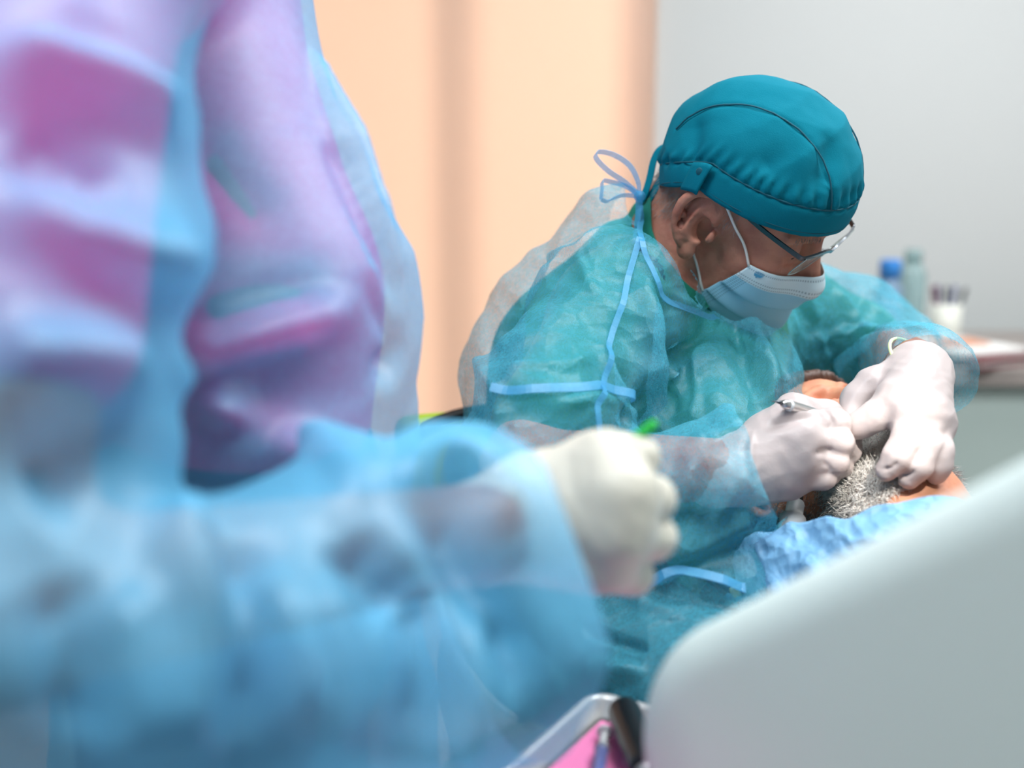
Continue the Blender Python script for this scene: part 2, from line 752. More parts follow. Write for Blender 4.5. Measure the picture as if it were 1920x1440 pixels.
M['scrub_green'] = mat('scrub_green_cotton', (0, 126, 106), 0.85, sheen=0.15, bump=(700, 0.3, 0.001))
M['scrub_pink'] = mat('scrub_pink_cotton', (246, 50, 152), 0.85, sheen=0.15, bump=(500, 0.2, 0.001))
M['trouser_teal'] = mat('trousers_teal_lap_shade', (0, 62, 70), 0.85, bump=(700, 0.3, 0.001))  # teal cotton, darkened so its colour carries the shade on the lap
M['navy'] = mat('trousers_navy_cotton', (52, 40, 92), 0.85, bump=(500, 0.2, 0.001))
M['cap'] = mat('cap_teal_cotton', (0, 114, 134), 0.9, spec=0.15, bump=(900, 0.35, 0.0008), var=(9, (0, 112, 130), 0.6))
M['cap_dark'] = mat('cap_seam_thread', (0, 84, 100), 0.8)
M['skin'] = mat('skin_weathered', (192, 134, 112), 0.5, spec=0.35, bump=(420, 0.35, 0.0012), var=(38, (160, 96, 82), 0.75), sub=(0.12, (1, 0.35, 0.2), 0.006))
M['skin2'] = mat('skin_warm', (214, 150, 116), 0.5, spec=0.35, bump=(420, 0.3, 0.001), var=(45, (196, 116, 92), 0.7), sub=(0.12, (1, 0.35, 0.2), 0.006))
M['skin3'] = mat('skin_plain', (158, 122, 106), 0.5, spec=0.35, var=(30, (144, 106, 92), 0.6))
M['lip'] = mat('lip_skin', (196, 98, 92), 0.4)
M['glove'] = mat('glove_latex', (192, 179, 176), 0.42, spec=0.4, bump=(230, 0.18, 0.0015), sub=(0.1, (1, 0.6, 0.5), 0.004))
M['glove2'] = mat('glove_latex_cream', (200, 196, 182), 0.45, spec=0.4, bump=(200, 0.15, 0.0015))
M['glove_rim'] = mat('glove_rolled_rim', (226, 236, 178), 0.5)
M['mask_white'] = mat('mask_white_layer', (226, 240, 244), 0.8, bump=(900, 0.2, 0.0008))
M['loop'] = mat('elastic_white', (228, 228, 224), 0.7)
M['print_blue'] = mat('mask_print_blue', (70, 150, 190), 0.7)
M['steel'] = mat('steel_dark', (92, 96, 100), 0.25, 1.0)
M['steel_l'] = mat('steel_bright', (200, 200, 198), 0.28, 1.0)
M['lens'] = clear_mat('spectacle_lens', (240, 248, 246), 0.86, 0.02)
M['black'] = mat('black_plastic', (18, 18, 20), 0.35)
M['rubber'] = mat('black_rubber', (24, 24, 26), 0.6)
M['white_pl'] = mat('white_plastic', (224, 226, 226), 0.35)
M['console'] = mat('console_plastic', (206, 219, 215), 0.45, spec=0.3)
M['tray'] = mat('tray_enamel', (206, 208, 206), 0.3, 0.35)
M['pink'] = mat('pink_tray_paper', (248, 136, 190), 0.8, bump=(300, 0.15, 0.001))
M['blue_gel'] = mat('blue_gel', (10, 60, 180), 0.3)
M['clear_pl'] = clear_mat('clear_plastic', (236, 238, 240), 0.82, 0.15)
M['green_pl'] = mat('green_plastic', (0, 178, 62), 0.35)
M['lime'] = mat('lime_upholstery', (176, 206, 40), 0.6, bump=(300, 0.15, 0.001))
M['cab'] = mat('cabinet_front', (176, 190, 184), 0.5)
M['top'] = mat('worktop_laminate', (150, 140, 134), 0.4, var=(20, (120, 112, 108), 0.5))
M['blue_cap'] = mat('blue_bottle_cap', (40, 128, 205), 0.4)
M['bottle'] = clear_mat('bottle_bluish', (150, 178, 205), 0.35, 0.2)
M['bottle2'] = clear_mat('bottle_tealish', (190, 214, 214), 0.55, 0.2)
M['cup'] = mat('cup_ceramic', (226, 226, 214), 0.4)
M['maroon'] = mat('maroon_folder', (112, 44, 50), 0.6)
M['paper'] = mat('white_paper', (232, 230, 226), 0.8)
M['orange'] = mat('orange_card', (216, 150, 116), 0.7)
M['hair_w'] = mat('beard_white', (236, 232, 226), 0.55)
M['hair_g'] = mat('beard_grey', (150, 148, 148), 0.55)
M['hair_b'] = mat('hair_brown', (92, 66, 54), 0.55, var=(60, (60, 42, 36), 0.7))
M['hair_s'] = mat('hair_stubble', (170, 160, 152), 0.7)
M['eye'] = mat('eyeball', (225, 220, 214), 0.2)
M['iris'] = mat('iris_dark', (50, 38, 30), 0.2)
M['chair'] = mat('chair_upholstery', (120, 124, 126), 0.5)
M['chair_l'] = mat('chair_shell', (206, 210, 210), 0.4)
M['lamp'] = mat('lamp_housing', (222, 224, 226), 0.35)
M['dark_gap'] = mat('mouth_inside', (60, 14, 16), 0.5)
M['shoe'] = mat('shoe_white', (220, 220, 218), 0.5)
M['mint'] = clear_mat('mint_plastic', (176, 226, 196), 0.3, 0.2)


def panel_light(name):
    m = bpy.data.materials.new(name)
    m.use_nodes = True
    b = m.node_tree.nodes['Principled BSDF']
    b.inputs['Base Color'].default_value = (0.9, 0.9, 0.9, 1)
    b.inputs['Emission Color'].default_value = (0.93, 0.97, 1, 1)
    b.inputs['Emission Strength'].default_value = 3.0
    return m


M['diffuser'] = panel_light('lamp_diffuser')

# mask fabric with its stitched dashes as flat print, laid along the surface's own u,v
m = mat('mask_blue_fabric', (150, 206, 226), 0.8)
nt = m.node_tree
b = nt.nodes['Principled BSDF']
uv = nt.nodes.new('ShaderNodeUVMap')
sp = nt.nodes.new('ShaderNodeSeparateXYZ')
nt.links.new(uv.outputs[0], sp.inputs[0])


def math_node(op, a, bb=None, c=None):
    n = nt.nodes.new('ShaderNodeMath')
    n.operation = op
    for i, x in enumerate((a, bb, c)):
        if x is None:
            continue
        if isinstance(x, (int, float)):
            n.inputs[i].default_value = x
        else:
            nt.links.new(x, n.inputs[i])
    return n.outputs[0]


def bandnode(x, c, w):
    return math_node('LESS_THAN', math_node('ABSOLUTE', math_node('SUBTRACT', x, c)), w)


u_, v_ = sp.outputs[0], sp.outputs[1]
dash_u = math_node('LESS_THAN', math_node('FRACT', math_node('MULTIPLY', u_, 74)), 0.55)
dash_v = math_node('LESS_THAN', math_node('FRACT', math_node('MULTIPLY', v_, 44)), 0.5)
rows_ = math_node('MAXIMUM', math_node('MAXIMUM', bandnode(v_, 0.035, 0.008), bandnode(v_, 0.13, 0.008)), bandnode(v_, 0.165, 0.007))
d1 = math_node('MULTIPLY', rows_, dash_u)
sidecols = math_node('MULTIPLY', math_node('GREATER_THAN', math_node('ABSOLUTE', math_node('SUBTRACT', u_, 0.5)), 0.425),
                     math_node('LESS_THAN', math_node('FRACT', math_node('MULTIPLY', u_, 60)), 0.6))
d2 = math_node('MULTIPLY', math_node('MULTIPLY', sidecols, dash_v), math_node('GREATER_THAN', v_, 0.17))
dash = math_node('MULTIPLY', math_node('MAXIMUM', d1, d2), 0.55)
white = math_node('LESS_THAN', v_, 0.18)
x1 = nt.nodes.new('ShaderNodeMix')
x1.data_type = 'RGBA'
x1.inputs[6].default_value = (*lin((146, 204, 228)), 1)
x1.inputs[7].default_value = (*lin((206, 230, 238)), 1)
nt.links.new(white, x1.inputs[0])
x2 = nt.nodes.new('ShaderNodeMix')
x2.data_type = 'RGBA'
nt.links.new(x1.outputs[2], x2.inputs[6])
x2.inputs[7].default_value = (*lin((70, 120, 140)), 1)
nt.links.new(dash, x2.inputs[0])
nt.links.new(x2.outputs[2], b.inputs['Base Color'])
M['mask'] = m

# ------------------------------------------------------------------ room
YB = 3.25                     # inner face of the window wall
XR0 = W(1222, 350, YB)[0] * 1.0
XL, XR, ZC = -2.6, 2.6, 2.7
wx0, wx1, wz0, wz1 = -1.95, (1192 - 960) / FPX * (YB / math.cos(PITCH)) , 0.42, 2.08
structure(box('floor', (XL, -2.6, -0.05), (XR, YB + 0.25, 0.0), M['floor']))
structure(box('ceiling', (XL, -2.6, ZC), (XR, YB + 0.25, ZC + 0.05), M['ceiling']))
wb = structure(box('wall_back', (wx1, YB, 0), (XR, YB + 0.22, ZC), M['wall']))
for lo, hi in (((XL, YB, 0), (wx0, YB + 0.22, ZC)), ((wx0, YB, 0), (wx1, YB + 0.22, wz0)), ((wx0, YB, wz1), (wx1, YB + 0.22, ZC))):
    box('wall_section', lo, hi, M['wall'], wb)
structure(box('wall_right', (XR, -2.6, 0), (XR + 0.1, YB + 0.22, ZC), M['wall']))
structure(box('baseboard_back', (wx1 + 0.1, YB - 0.015, 0), (XR, YB, 0.09), M['frame']))
win = structure(box('window_1', (wx0, YB + 0.14, wz0), (wx0 + 0.06, YB + 0.2, wz1), M['frame']))
fy0, fy1 = YB + 0.14, YB + 0.2
mull = W(842, 300, YB)[0]
for lo, hi, nm in (((wx1 - 0.06, fy0, wz0), (wx1, fy1, wz1), 'window_jamb'), ((wx0, fy0, wz0), (wx1, fy1, wz0 + 0.06), 'window_rail'),
                   ((wx0, fy0, wz1 - 0.06), (wx1, fy1, wz1), 'window_rail'), ((mull - 0.03, fy0, wz0), (mull + 0.03, fy1, wz1), 'window_mullion'),
                   ((mull - 1.0, fy0, wz0), (mull - 0.92, fy1, wz1), 'window_mullion')):
    box(nm, lo, hi, M['frame'], win, 0.004)
box('window_pane', (wx0 + 0.05, YB + 0.165, wz0 + 0.05), (wx1 - 0.05, YB + 0.171, wz1 - 0.05), M['glass'], win)
box('window_sill', (wx0 - 0.05, YB - 0.05, wz0 - 0.03), (wx1 + 0.05, YB + 0.1, wz0), M['frame'], win, 0.004)

# roller blind hung over the window
bx1 = wx1 + 0.035
blind = thing('roller_blind', 'peach roller blind glowing with daylight, hung over the wide window', 'blind', (-0.7, YB - 0.03, 2.2))
ys = YB - 0.028
gx = np.linspace(wx0 - 0.06, bx1, 60)
gz = np.linspace(2.2, 0.36, 50)
rows = np.array([[(x, ys + 0.003 * math.sin(x * 9) * (1 - 0.3 * (z / 2)), z) for x in gx] for z in gz])
grid('blind_fabric', rows, M['blind'], blind, 0.001)
lathe('roller_tube', (wx0 - 0.08, YB - 0.05, 2.215), (1, 0, 0), [(0.025, 0), (0.025, bx1 - wx0 + 0.1)], M['white_pl'], blind)
box('bottom_bar', (wx0 - 0.06, YB - 0.036, 0.335), (bx1, YB - 0.02, 0.36), M['white_pl'], blind, 0.004)

# ceiling luminaires; the one over the worktop is added to brighten the wall
for lx, ly, wh_ in ((1.05, 0.85, 'above the treatment chair'), (-0.45, 0.05, 'on the entrance side'), (1.3, 2.0, 'added over the worktop to brighten the back wall')):
    t = thing('ceiling_light', 'flat white ceiling panel light ' + wh_, 'light', (lx, ly, ZC))
    box('housing', (lx - 0.6, ly - 0.3, ZC - 0.035), (lx + 0.6, ly + 0.3, ZC), M['white_pl'], t, 0.004)
    box('diffuser', (lx - 0.57, ly - 0.27, ZC - 0.04), (lx + 0.57, ly + 0.27, ZC - 0.035), M['diffuser'], t)

# cabinet with worktop at the right
yc0 = 2.32
zt = HZ(1800, 690, 0)[2]
ztop = 0.86
cx0 = 0.55
cabs = []
for i in range(3):
    x0 = cx0 + i * 0.62
    t = thing('base_cabinet', ['pale grey-green base cabinet under the worktop, beside the patient', 'pale grey-green base cabinet between two others under the worktop',
                               'pale grey-green base cabinet against the right wall'][i], 'cabinet', (x0 + 0.31, yc0 + 0.3, 0), 'grey-green base cabinets')
    box('body', (x0, yc0 + 0.02, 0.08), (x0 + 0.615, yc0 + 0.58, ztop - 0.04), M['cab'], t, 0.003)
    box('plinth', (x0, yc0 + 0.06, 0), (x0 + 0.615, yc0 + 0.56, 0.08), M['steel'], t)
    for k, (a, bb) in enumerate(((0.1, 0.4), (0.405, ztop - 0.045))):
        dr = box('drawer', (x0 + 0.004, yc0, a), (x0 + 0.611, yc0 + 0.02, bb), M['cab'], t, 0.003)
        box('handle', (x0 + 0.2, yc0 - 0.025, bb - 0.06), (x0 + 0.41, yc0 - 0.012, bb - 0.05), M['steel_l'], dr, 0.003)
wt = box('worktop', (cx0 - 0.02, yc0 - 0.03, ztop - 0.04), (XR, yc0 + 0.6, ztop), M['top'], None, 0.004)
tag(wt, 'brownish grey laminate worktop over the grey-green cabinets', 'worktop')


def onto(px, y, z):
    """point on the worktop at room depth y seen in column px"""
    d = (np.array([0, y, z]) - CAM) @ CF
    return np.array([(px - 960) / FPX * d, y, z])


p = onto(1660, 2.62, ztop)
bt = thing('plastic_bottle', 'tall translucent bottle with a bright blue cap on the worktop', 'bottle', p)
lathe('bottle_body', p, (0, 0, 1), [(0.0, 0), (0.030, 0.0), (0.033, 0.01), (0.033, 0.14), (0.024, 0.165), (0.02, 0.17)], M['bottle'], bt)
lathe('bottle_cap', p + [0, 0, 0.17], (0, 0, 1), [(0.026, 0), (0.026, 0.04), (0.022, 0.045)], M['blue_cap'], bt)
p = onto(1702, 2.74, ztop)
bt = thing('plastic_bottle', 'pale clear bottle without colour behind the blue-capped bottle', 'bottle', p)
lathe('bottle_body', p, (0, 0, 1), [(0.0, 0), (0.034, 0.0), (0.036, 0.01), (0.036, 0.17), (0.02, 0.2)], M['bottle2'], bt)
lathe('bottle_cap', p + [0, 0, 0.2], (0, 0, 1), [(0.022, 0), (0.022, 0.03), (0.018, 0.033)], M['bottle2'], bt)
p = onto(1770, 2.72, ztop)
cup = thing('pen_cup', 'cream cylindrical cup holding pens on the worktop', 'cup', p)
n = 32
prof = [(0.0, 0.0), (0.034, 0.0), (0.036, 0.004), (0.038, 0.095), (0.035, 0.095), (0.033, 0.006), (0.0, 0.006)]
lathe('cup_body', p, (0, 0, 1), prof, M['cup'], cup, n)
pens = [(-0.018, 0.01, -0.10, 0.02, 'red', M['maroon']), (0.0, -0.012, -0.04, 0.0, 'black', M['black']), (0.014, 0.008, 0.07, 0.03, 'dark blue', mat('pen_blue', (60, 70, 130), 0.4)),
        (0.02, -0.01, 0.13, -0.02, 'grey', M['steel']), (-0.006, 0.016, -0.06, 0.05, 'violet', mat('pen_violet', (90, 70, 120), 0.4))]
for ox, oy, tx, ty, nm, mm in pens:
    q = p + [ox * 0.6, oy, 0.008]
    ax = nrm([tx, ty, 0.6])
    pn = thing('pen', nm + ' pen leaning in the cream cup', 'pen', q, 'pens in the cup')
    lathe('barrel', q, ax, [(0.002, 0), (0.0045, 0.012), (0.0045, 0.1)], mm, pn, 10)
    lathe('pen_cap', q + ax * 0.1, ax, [(0.0052, 0), (0.0052, 0.03), (0.003, 0.034)], mm, pn, 10)

# folder, papers and card stacked on the worktop
p = onto(1800, 2.45, ztop)


def slab(name, c, sx, sy, sz, rot, mt, label=None, ct=None, parent=None):
    R = np.array([[math.cos(rot), math.sin(rot), 0], [-math.sin(rot), math.cos(rot), 0], [0, 0, 1]])
    bm = bmesh.new()
    bmesh.ops.create_cube(bm, size=1)
    for v in bm.verts:
        q = np.array(c) + R.T @ np.array([v.co.x * sx, v.co.y * sy, (v.co.z + 0.5) * sz])
        v.co = Vector(q)
    bmesh.ops.bevel(bm, geom=bm.edges[:], offset=min(sz, 0.01) * 0.3, segments=2, affect='EDGES')
    me = bpy.data.meshes.new(name)
    bm.to_mesh(me)
    bm.free()
    o = obj(name, me, None, mt, parent)
    if label:
        tag(o, label, ct)
    return o


fold_t = thing('document_folder', 'maroon document folder lying on the worktop under white papers', 'folder', p)
slab('cover', p, 0.24, 0.30, 0.004, 0.5, M['maroon'], parent=fold_t)
slab('cover', p + [0, 0, 0.016], 0.235, 0.295, 0.004, 0.5, M['maroon'], parent=fold_t)
slab('pages', p + [0, 0, 0.004], 0.225, 0.285, 0.012, 0.5, M['paper'], parent=fold_t)
slab('paper_stack', p + [-0.02, 0.01, 0.02], 0.2, 0.26, 0.014, 0.35, M['paper'], 'stack of white paper on the maroon folder', 'paper')
slab('card', p + [-0.01, -0.01, 0.034], 0.11, 0.08, 0.006, 0.2, M['orange'], 'small orange card on top of the white paper stack', 'card')

# ------------------------------------------------------------------ people: shared head
class Head:
    """head in its own frame: x to the face, y to the left ear, z to the crown; origin midway between the ears"""
    def __init__(self, origin, F, Uv, scale=1.0):
        self.o = np.asarray(origin, float)
        F = nrm(F)
        Uv = nrm(np.asarray(Uv) - F * (F @ np.asarray(Uv)))
        self.A = np.array([F, np.cross(Uv, F), Uv])       # rows F, L, U
        self.s = scale

    def w(self, x, y, z):
        return self.o + (np.array([x, y, z]) * self.s) @ self.A

    def loc(self, P):
        return ((P - self.o) @ self.A.T) / self.s

    def d(self, x, y, z):
        return nrm(np.array([x, y, z]) @ self.A)

    def e(self, c, r):
        return ell(self.w(*c), np.array(r) * self.s, self.A)

    def r(self, a, b, r1, r2=None):
        return rc(self.w(*a), self.w(*b), r1 * self.s, (r1 if r2 is None else r2) * self.s)

    def skull(self):
        return U([self.e((0.008, 0, 0.046), (0.095, 0.078, 0.087)), self.e((-0.006, 0, 0.03), (0.083, 0.074, 0.075))], 0.03)

    def sdf(self, ears=True, jaw=1.0):
        p = [self.skull(),
             self.e((0.05, 0, -0.03), (0.056, 0.060, 0.07)),
             self.e((0.055, 0, -0.075), (0.042, 0.046, 0.04)),
             self.e((0.086, 0, -0.094), (0.022, 0.026, 0.021)),
             self.e((0.062, 0.036, -0.018), (0.034, 0.028, 0.028)), self.e((0.062, -0.036, -0.018), (0.034, 0.028, 0.028)),
             self.e((0.02, 0.044, -0.06), (0.04, 0.018, 0.03)), self.e((0.02, -0.044, -0.06), (0.04, 0.018, 0.03))]
        h = U(p, 0.022)
        for sy in (1, -1):
            h = SUB(h, self.e((0.104, sy * 0.032, 0.018), (0.02, 0.021, 0.014)), 0.018)
        add = [h, self.r((0.096, 0, 0.022), (0.118, 0, -0.022), 0.008, 0.012), self.e((0.112, 0.011, -0.026), (0.011, 0.008, 0.008)),
               self.e((0.112, -0.011, -0.026), (0.011, 0.008, 0.008))]
        h = U(add, 0.012)
        add = [h]
        for sy in (1, -1):      # brow, lids, bags
            add.append(self.r((0.1, sy * 0.014, 0.036), (0.084, sy * 0.052, 0.036), 0.006, 0.005))
            add.append(self.e((0.082, sy * 0.032, 0.018), (0.0145, 0.0165, 0.0135)))
            add.append(self.r((0.099, sy * 0.02, 0.006), (0.088, sy * 0.046, 0.004), 0.003, 0.0025))
            # cheek fold beside the nose
        add.append(self.e((0.102, 0, -0.052), (0.008, 0.022, 0.006)))
        add.append(self.e((0.1, 0, -0.066), (0.008, 0.02, 0.006)))
        h = U(add, 0.007)
        if ears:
            for sy in (1, -1):
                h = U([h, self.ear(sy)], 0.005)
                h = SUB(h, self.e((0.006, sy * 0.091, 0.005), (0.0095, 0.015, 0.0155)), 0.004)
                h = SUB(h, self.r((-0.015, sy * 0.0975, 0.0), (-0.010, sy * 0.0955, 0.034), 0.004, 0.0036), 0.003)
        return h

    def ear(self, sy):
        def q(x, z, o=0.0):
            # ear plate leans outwards towards the back
            return (x, sy * (0.0835 - 0.42 * (x - 0.012) + o), z)
        plate = self.e(q(-0.004, 0.008, -0.003), (0.019, 0.007, 0.034))
        rim = [q(0.012, 0.016), q(0.014, 0.034), q(0.004, 0.047), q(-0.012, 0.045), q(-0.023, 0.03), q(-0.024, 0.01), q(-0.018, -0.008), q(-0.009, -0.022)]
        rp = [self.w(*c) for c in rim]
        rp = cat(rp, 3)
        rs = [0.0042 * self.s] * len(rp)
        parts = [plate] + chain(rp, rs)
        parts.append(self.e(q(0.0, -0.028, -0.002), (0.011, 0.0065, 0.013)))
        parts.append(self.e(q(0.016, 0.0, 0.0), (0.005, 0.006, 0.008)))
        anti = [self.w(*q(-0.006, -0.012, 0.001)), self.w(*q(-0.012, 0.006, 0.001)), self.w(*q(-0.006, 0.026, 0.0)), self.w(*q(0.002, 0.036, -0.002))]
        parts += chain(cat(anti, 3), [0.0035 * self.s] * 10)
        return U(parts, 0.004)


def hand_sdf(wrist, palm, fingers, pad=()):
    """palm: list of (point, radius) knuckles joined to the wrist; fingers: lists of (point, radius)"""
    ps = [rc(wrist[0], k[0], wrist[1], k[1]) for k in palm]
    ps += [rc(palm[i][0], palm[i + 1][0], palm[i][1] * 0.96, palm[i + 1][1] * 0.96) for i in range(len(palm) - 1)]
    ps += list(pad)
    body = U(ps, 0.012)
    fs = []
    for f in fingers:
        fs.append(U(chain([q[0] for q in f], [q[1] for q in f]), 0.009))
    return U([body, U(fs, 0.0022)], 0.006)


def PW(lst):
    return [(W(*a[:3]), a[3]) for a in lst]


def skin_disp(amp, sc, seed):
    return lambda V, N: amp * (vnoise(V, sc, seed) - 0.5) + amp * 0.6 * (vnoise(V, sc * 0.4, seed + 3) - 0.5)


# ------------------------------------------------------------------ dentist
FLOOR0 = lambda p_: np.array([p_[0], p_[1], 0.0])
dp = thing('person', 'seated person in teal cap, face mask, glasses and blue gown leaning over the patient', 'person', FLOOR0(W(1120, 1000, 1.2)))

Fh, Lh = CV(0.715, -0.629, -0.301), CV(0.63, 0.40, 0.66)
Uh = CV(0.295, 0.662, -0.682)
ear_near = W(1309, 428, 1.10)
HD = Head(ear_near + Lh * 0.083 * 0.95, Fh, Uh, 0.95)
head = HD.sdf()
neck_base = W(1262, 520, 1.22)
neck = U([rc(HD.w(-0.028, 0, -0.03), neck_base, 0.056, 0.066), rc(HD.w(-0.055, 0, 0.0), W(1232, 462, 1.22), 0.03, 0.045),
          rc(HD.w(-0.01, -0.05, -0.05), W(1285, 560, 1.17), 0.014, 0.012)], 0.03)
sR, eR, wR = W(1152, 572, 1.12), W(985, 880, 0.985), W(1400, 880, 0.99)
sL, eL, wL = W(1480, 600, 1.36), W(1655, 665, 1.40), W(1722, 690, 1.05)
chest_c, belly_c, hip_c = W(1268, 668, 1.29), W(1190, 860, 1.24), W(1090, 1060, 1.22)
kR, kL = W(1330, 1330, 0.93), W(1560, 1180, 1.15)
body_low = [rc(neck_base, chest_c, 0.06, 0.11), rc(chest_c, belly_c, 0.115, 0.125), rc(belly_c, hip_c, 0.125, 0.13),
            rc(W(1225, 560, 1.2), sR, 0.045, 0.045), rc(W(1330, 650, 1.31), sL, 0.045, 0.05)]
arms = [rc(sR, eR, 0.05, 0.038), rc(eR, wR, 0.040, 0.027), rc(sL, eL, 0.05, 0.038), rc(eL, wL, 0.038, 0.027)]
hipR, hipL = W(1010, 1120, 1.13), W(1130, 1090, 1.3)
fR = np.array([kR[0] - 0.02, kR[1] + 0.03, 0.06])
fL = np.array([kL[0] - 0.02, kL[1] + 0.03, 0.06])
body = U([head, neck] + body_low + arms + [rc(hipR, kR, 0.08, 0.055), rc(hipL, kL, 0.08, 0.055), rc(kR, fR, 0.05, 0.035), rc(kL, fL, 0.05, 0.035)], 0.018)


def wrinkle_head(V, N):
    q = HD.loc(V)
    d = 0.0006 * (vnoise(V, 0.006, 3) - 0.5)
    # neck creases and crow's feet
    for pts in ([(-0.045, -0.05, -0.03), (-0.035, -0.06, -0.055), (-0.01, -0.055, -0.085)], [(-0.06, -0.035, -0.045), (-0.045, -0.045, -0.075), (-0.02, -0.045, -0.105)],
                [(0.058, -0.062, 0.018), (0.068, -0.058, 0.014)], [(0.058, -0.062, 0.01), (0.07, -0.057, 0.006)],
                [(0.04, -0.06, -0.045), (0.046, -0.057, -0.075)], [(0.03, -0.058, -0.05), (0.036, -0.055, -0.08)],
                [(0.085, -0.05, 0.046), (0.1, -0.02, 0.05), (0.103, 0.01, 0.05)]):
        dd, _ = seg_dist(q, cat([np.array(c) for c in pts], 4))
        d = d - 0.0016 * np.exp(-(dd / 0.0022) ** 2)
    return d


# the finely modelled head and the covered trunk are welded into one mesh
Vh, Fh_, Nh = polygonize(S(body.f, np.minimum(head.lo, neck_base - 0.02), np.maximum(head.hi, neck_base + 0.02)), 0.0021)
ztrunk = lambda V: (V - neck_base) @ HD.A[2]
Vh = Vh + Nh * wrinkle_head(Vh, Nh)[:, None]
inside = lambda V, lo, hi: ((V > lo) & (V < hi)).all(1)
lo_h, hi_h = np.minimum(head.lo, neck_base - 0.02), np.maximum(head.hi, neck_base + 0.02)
Vb, Fb, Nb = polygonize(body, 0.009)
kb = ~inside(Vb, lo_h + 0.004, hi_h - 0.004)
Fb = Fb[kb[Fb].any(1)]
obj('body', np.vstack([Vh, Vb]), np.vstack([Fh_, Fb + len(Vh)]), M['skin'], dp)
for sy in (-1, 1):
    c = HD.w(0.0805, sy * 0.032, 0.014)
    eo = sculpt('eye', ell(c, (0.0135, 0.0135, 0.0135)), 0.0012, M['eye'], dp, refine=1)
    sculpt('iris', ell(c + HD.d(0.97, 0, -0.25) * 0.0118, (0.0028, 0.006, 0.006), HD.A), 0.0008, M['iris'], eo, refine=1)
# eyebrows
for sy in (-1, 1):
    V, F = [], []
    for i in range(90):
        t = rng.random()
        b0 = HD.w(0.1045 - 0.014 * t ** 1.5 + rng.normal() * 0.001, sy * (0.016 + 0.034 * t), 0.037 + 0.004 * math.sin(t * 3) + rng.normal() * 0.0022)
        dr = HD.d(0.35, sy * 0.9, 0.15 + rng.normal() * 0.3)
        a = frame_of(dr)[0] * 0.0002
        k = len(V)
        V += [b0 - a, b0 + a, b0 + dr * 0.008]
        F.append((k, k + 1, k + 2))
    o = obj('eyebrow', V, F, M['hair_g'], dp)
    o['kind'] = 'stuff'

# short grey hair at nape and temple
skn = U([HD.skull(), neck], 0.018)


def hair_keep(V):
    q = HD.loc(V)
    nape = (q[:, 0] < -0.03) & (q[:, 2] < 0.02) & (q[:, 2] > -0.035 + 0.5 * np.minimum(q[:, 0] + 0.06, 0.02))
    temple = (np.abs(q[:, 1]) > 0.055) & (q[:, 0] > 0.018) & (q[:, 0] < 0.036) & (q[:, 2] > 0.02) & (q[:, 2] < 0.06)
    return nape | temple


def strands(name, V, N, dirfn, length, width, mats, parent, weights, curl=0.25):
    """tapering three-sided hairs"""
    n = len(V)
    T = nrm(np.zeros(3) + [1, 0, 0])
    D0 = dirfn(V, N)
    D0 = D0 / np.linalg.norm(D0, axis=1)[:, None]
    bend = rng.normal(size=(n, 3)) * curl
    Ln = length * (0.6 + 0.7 * rng.random(n))
    p0 = V
    p1 = p0 + D0 * (Ln * 0.5)[:, None]
    D1 = D0 + bend
    D1 /= np.linalg.norm(D1, axis=1)[:, None]
    p2 = p1 + D1 * (Ln * 0.5)[:, None]
    h = rng.normal(size=(n, 3))
    x = np.cross(D0, h)
    x /= np.linalg.norm(x, axis=1)[:, None]
    y = np.cross(D0, x)
    out, Fs = [], []
    ring = []
    for k, (pp, ww) in enumerate(((p0, 1.0), (p1, 0.8))):
        for a in (0, 2.094, 4.188):
            out.append(pp + (x * math.cos(a) + y * math.sin(a)) * width * ww)
    out.append(p2)
    VV = np.stack(out, 1).reshape(-1, 3)
    base = np.arange(n)[:, None] * 7
    tri = []
    for j in range(3):
        j2 = (j + 1) % 3
        tri += [(j, j2, 3 + j2), (j, 3 + j2, 3 + j), (3 + j, 3 + j2, 6)]
    Fs = (base[:, :, None] + np.array(tri)[None]).reshape(-1, 3)
    o = obj(name, VV, Fs, mats[0], parent)
    for mm in mats[1:]:
        o.data.materials.append(mm)
    if len(mats) > 1:
        pick = rng.choice(len(mats), n, p=weights)
        o.data.polygons.foreach_set('material_index', np.repeat(pick, 9).astype(np.int32))
    o['kind'] = 'stuff'
    return o


Vs, Fs_, Ns = polygonize(skn, 0.004)
kk = hair_keep(Vs)
idx = np.where(kk)[0]
idx = rng.choice(idx, min(2600, len(idx) * 3))
jit = rng.normal(size=(len(idx), 3)) * 0.002
strands('hair', Vs[idx] + jit, Ns[idx], lambda V, N: N * 0.55 - HD.A[2] * 0.9 + rng.normal(size=V.shape) * 0.25, 0.007, 0.00016, [M['hair_s'], M['hair_g']], dp, [0.6, 0.4])

# ---- surgical cap
capb = U([OFF(HD.skull(), 0.0085), HD.e((0.008, 0, 0.068), (0.098, 0.088, 0.080)), HD.e((-0.010, 0, 0.055), (0.082, 0.083, 0.072))], 0.03)


def cap_border(q):
    return 0.046 + 0.004 * np.clip(q[:, 0] / 0.1, -1, 1) - 0.068 * np.clip((-0.015 - q[:, 0]) / 0.075, 0, 1) ** 1.3


def cap_band_top(q):
    return cap_border(q) + 0.034


capc = CUTFN(capb, lambda P: (cap_border(HD.loc(P)) - HD.loc(P)[:, 2]) * HD.s, 0.004)


def seam_lines():
    """local polylines: two long seams beside the crown panel, and the band's top edge"""
    out = []
    for sy in (-1, 1):
        pts = []
        for a in np.linspace(14, 172, 34):
            an = math.radians(a)
            pts.append(HD.w(-0.005 + 0.16 * math.cos(an), sy * (0.05 - 0.012 * math.cos(an * 1.0)), 0.06 + 0.16 * math.sin(an)))
        out.append(('seam', pts))
    return out


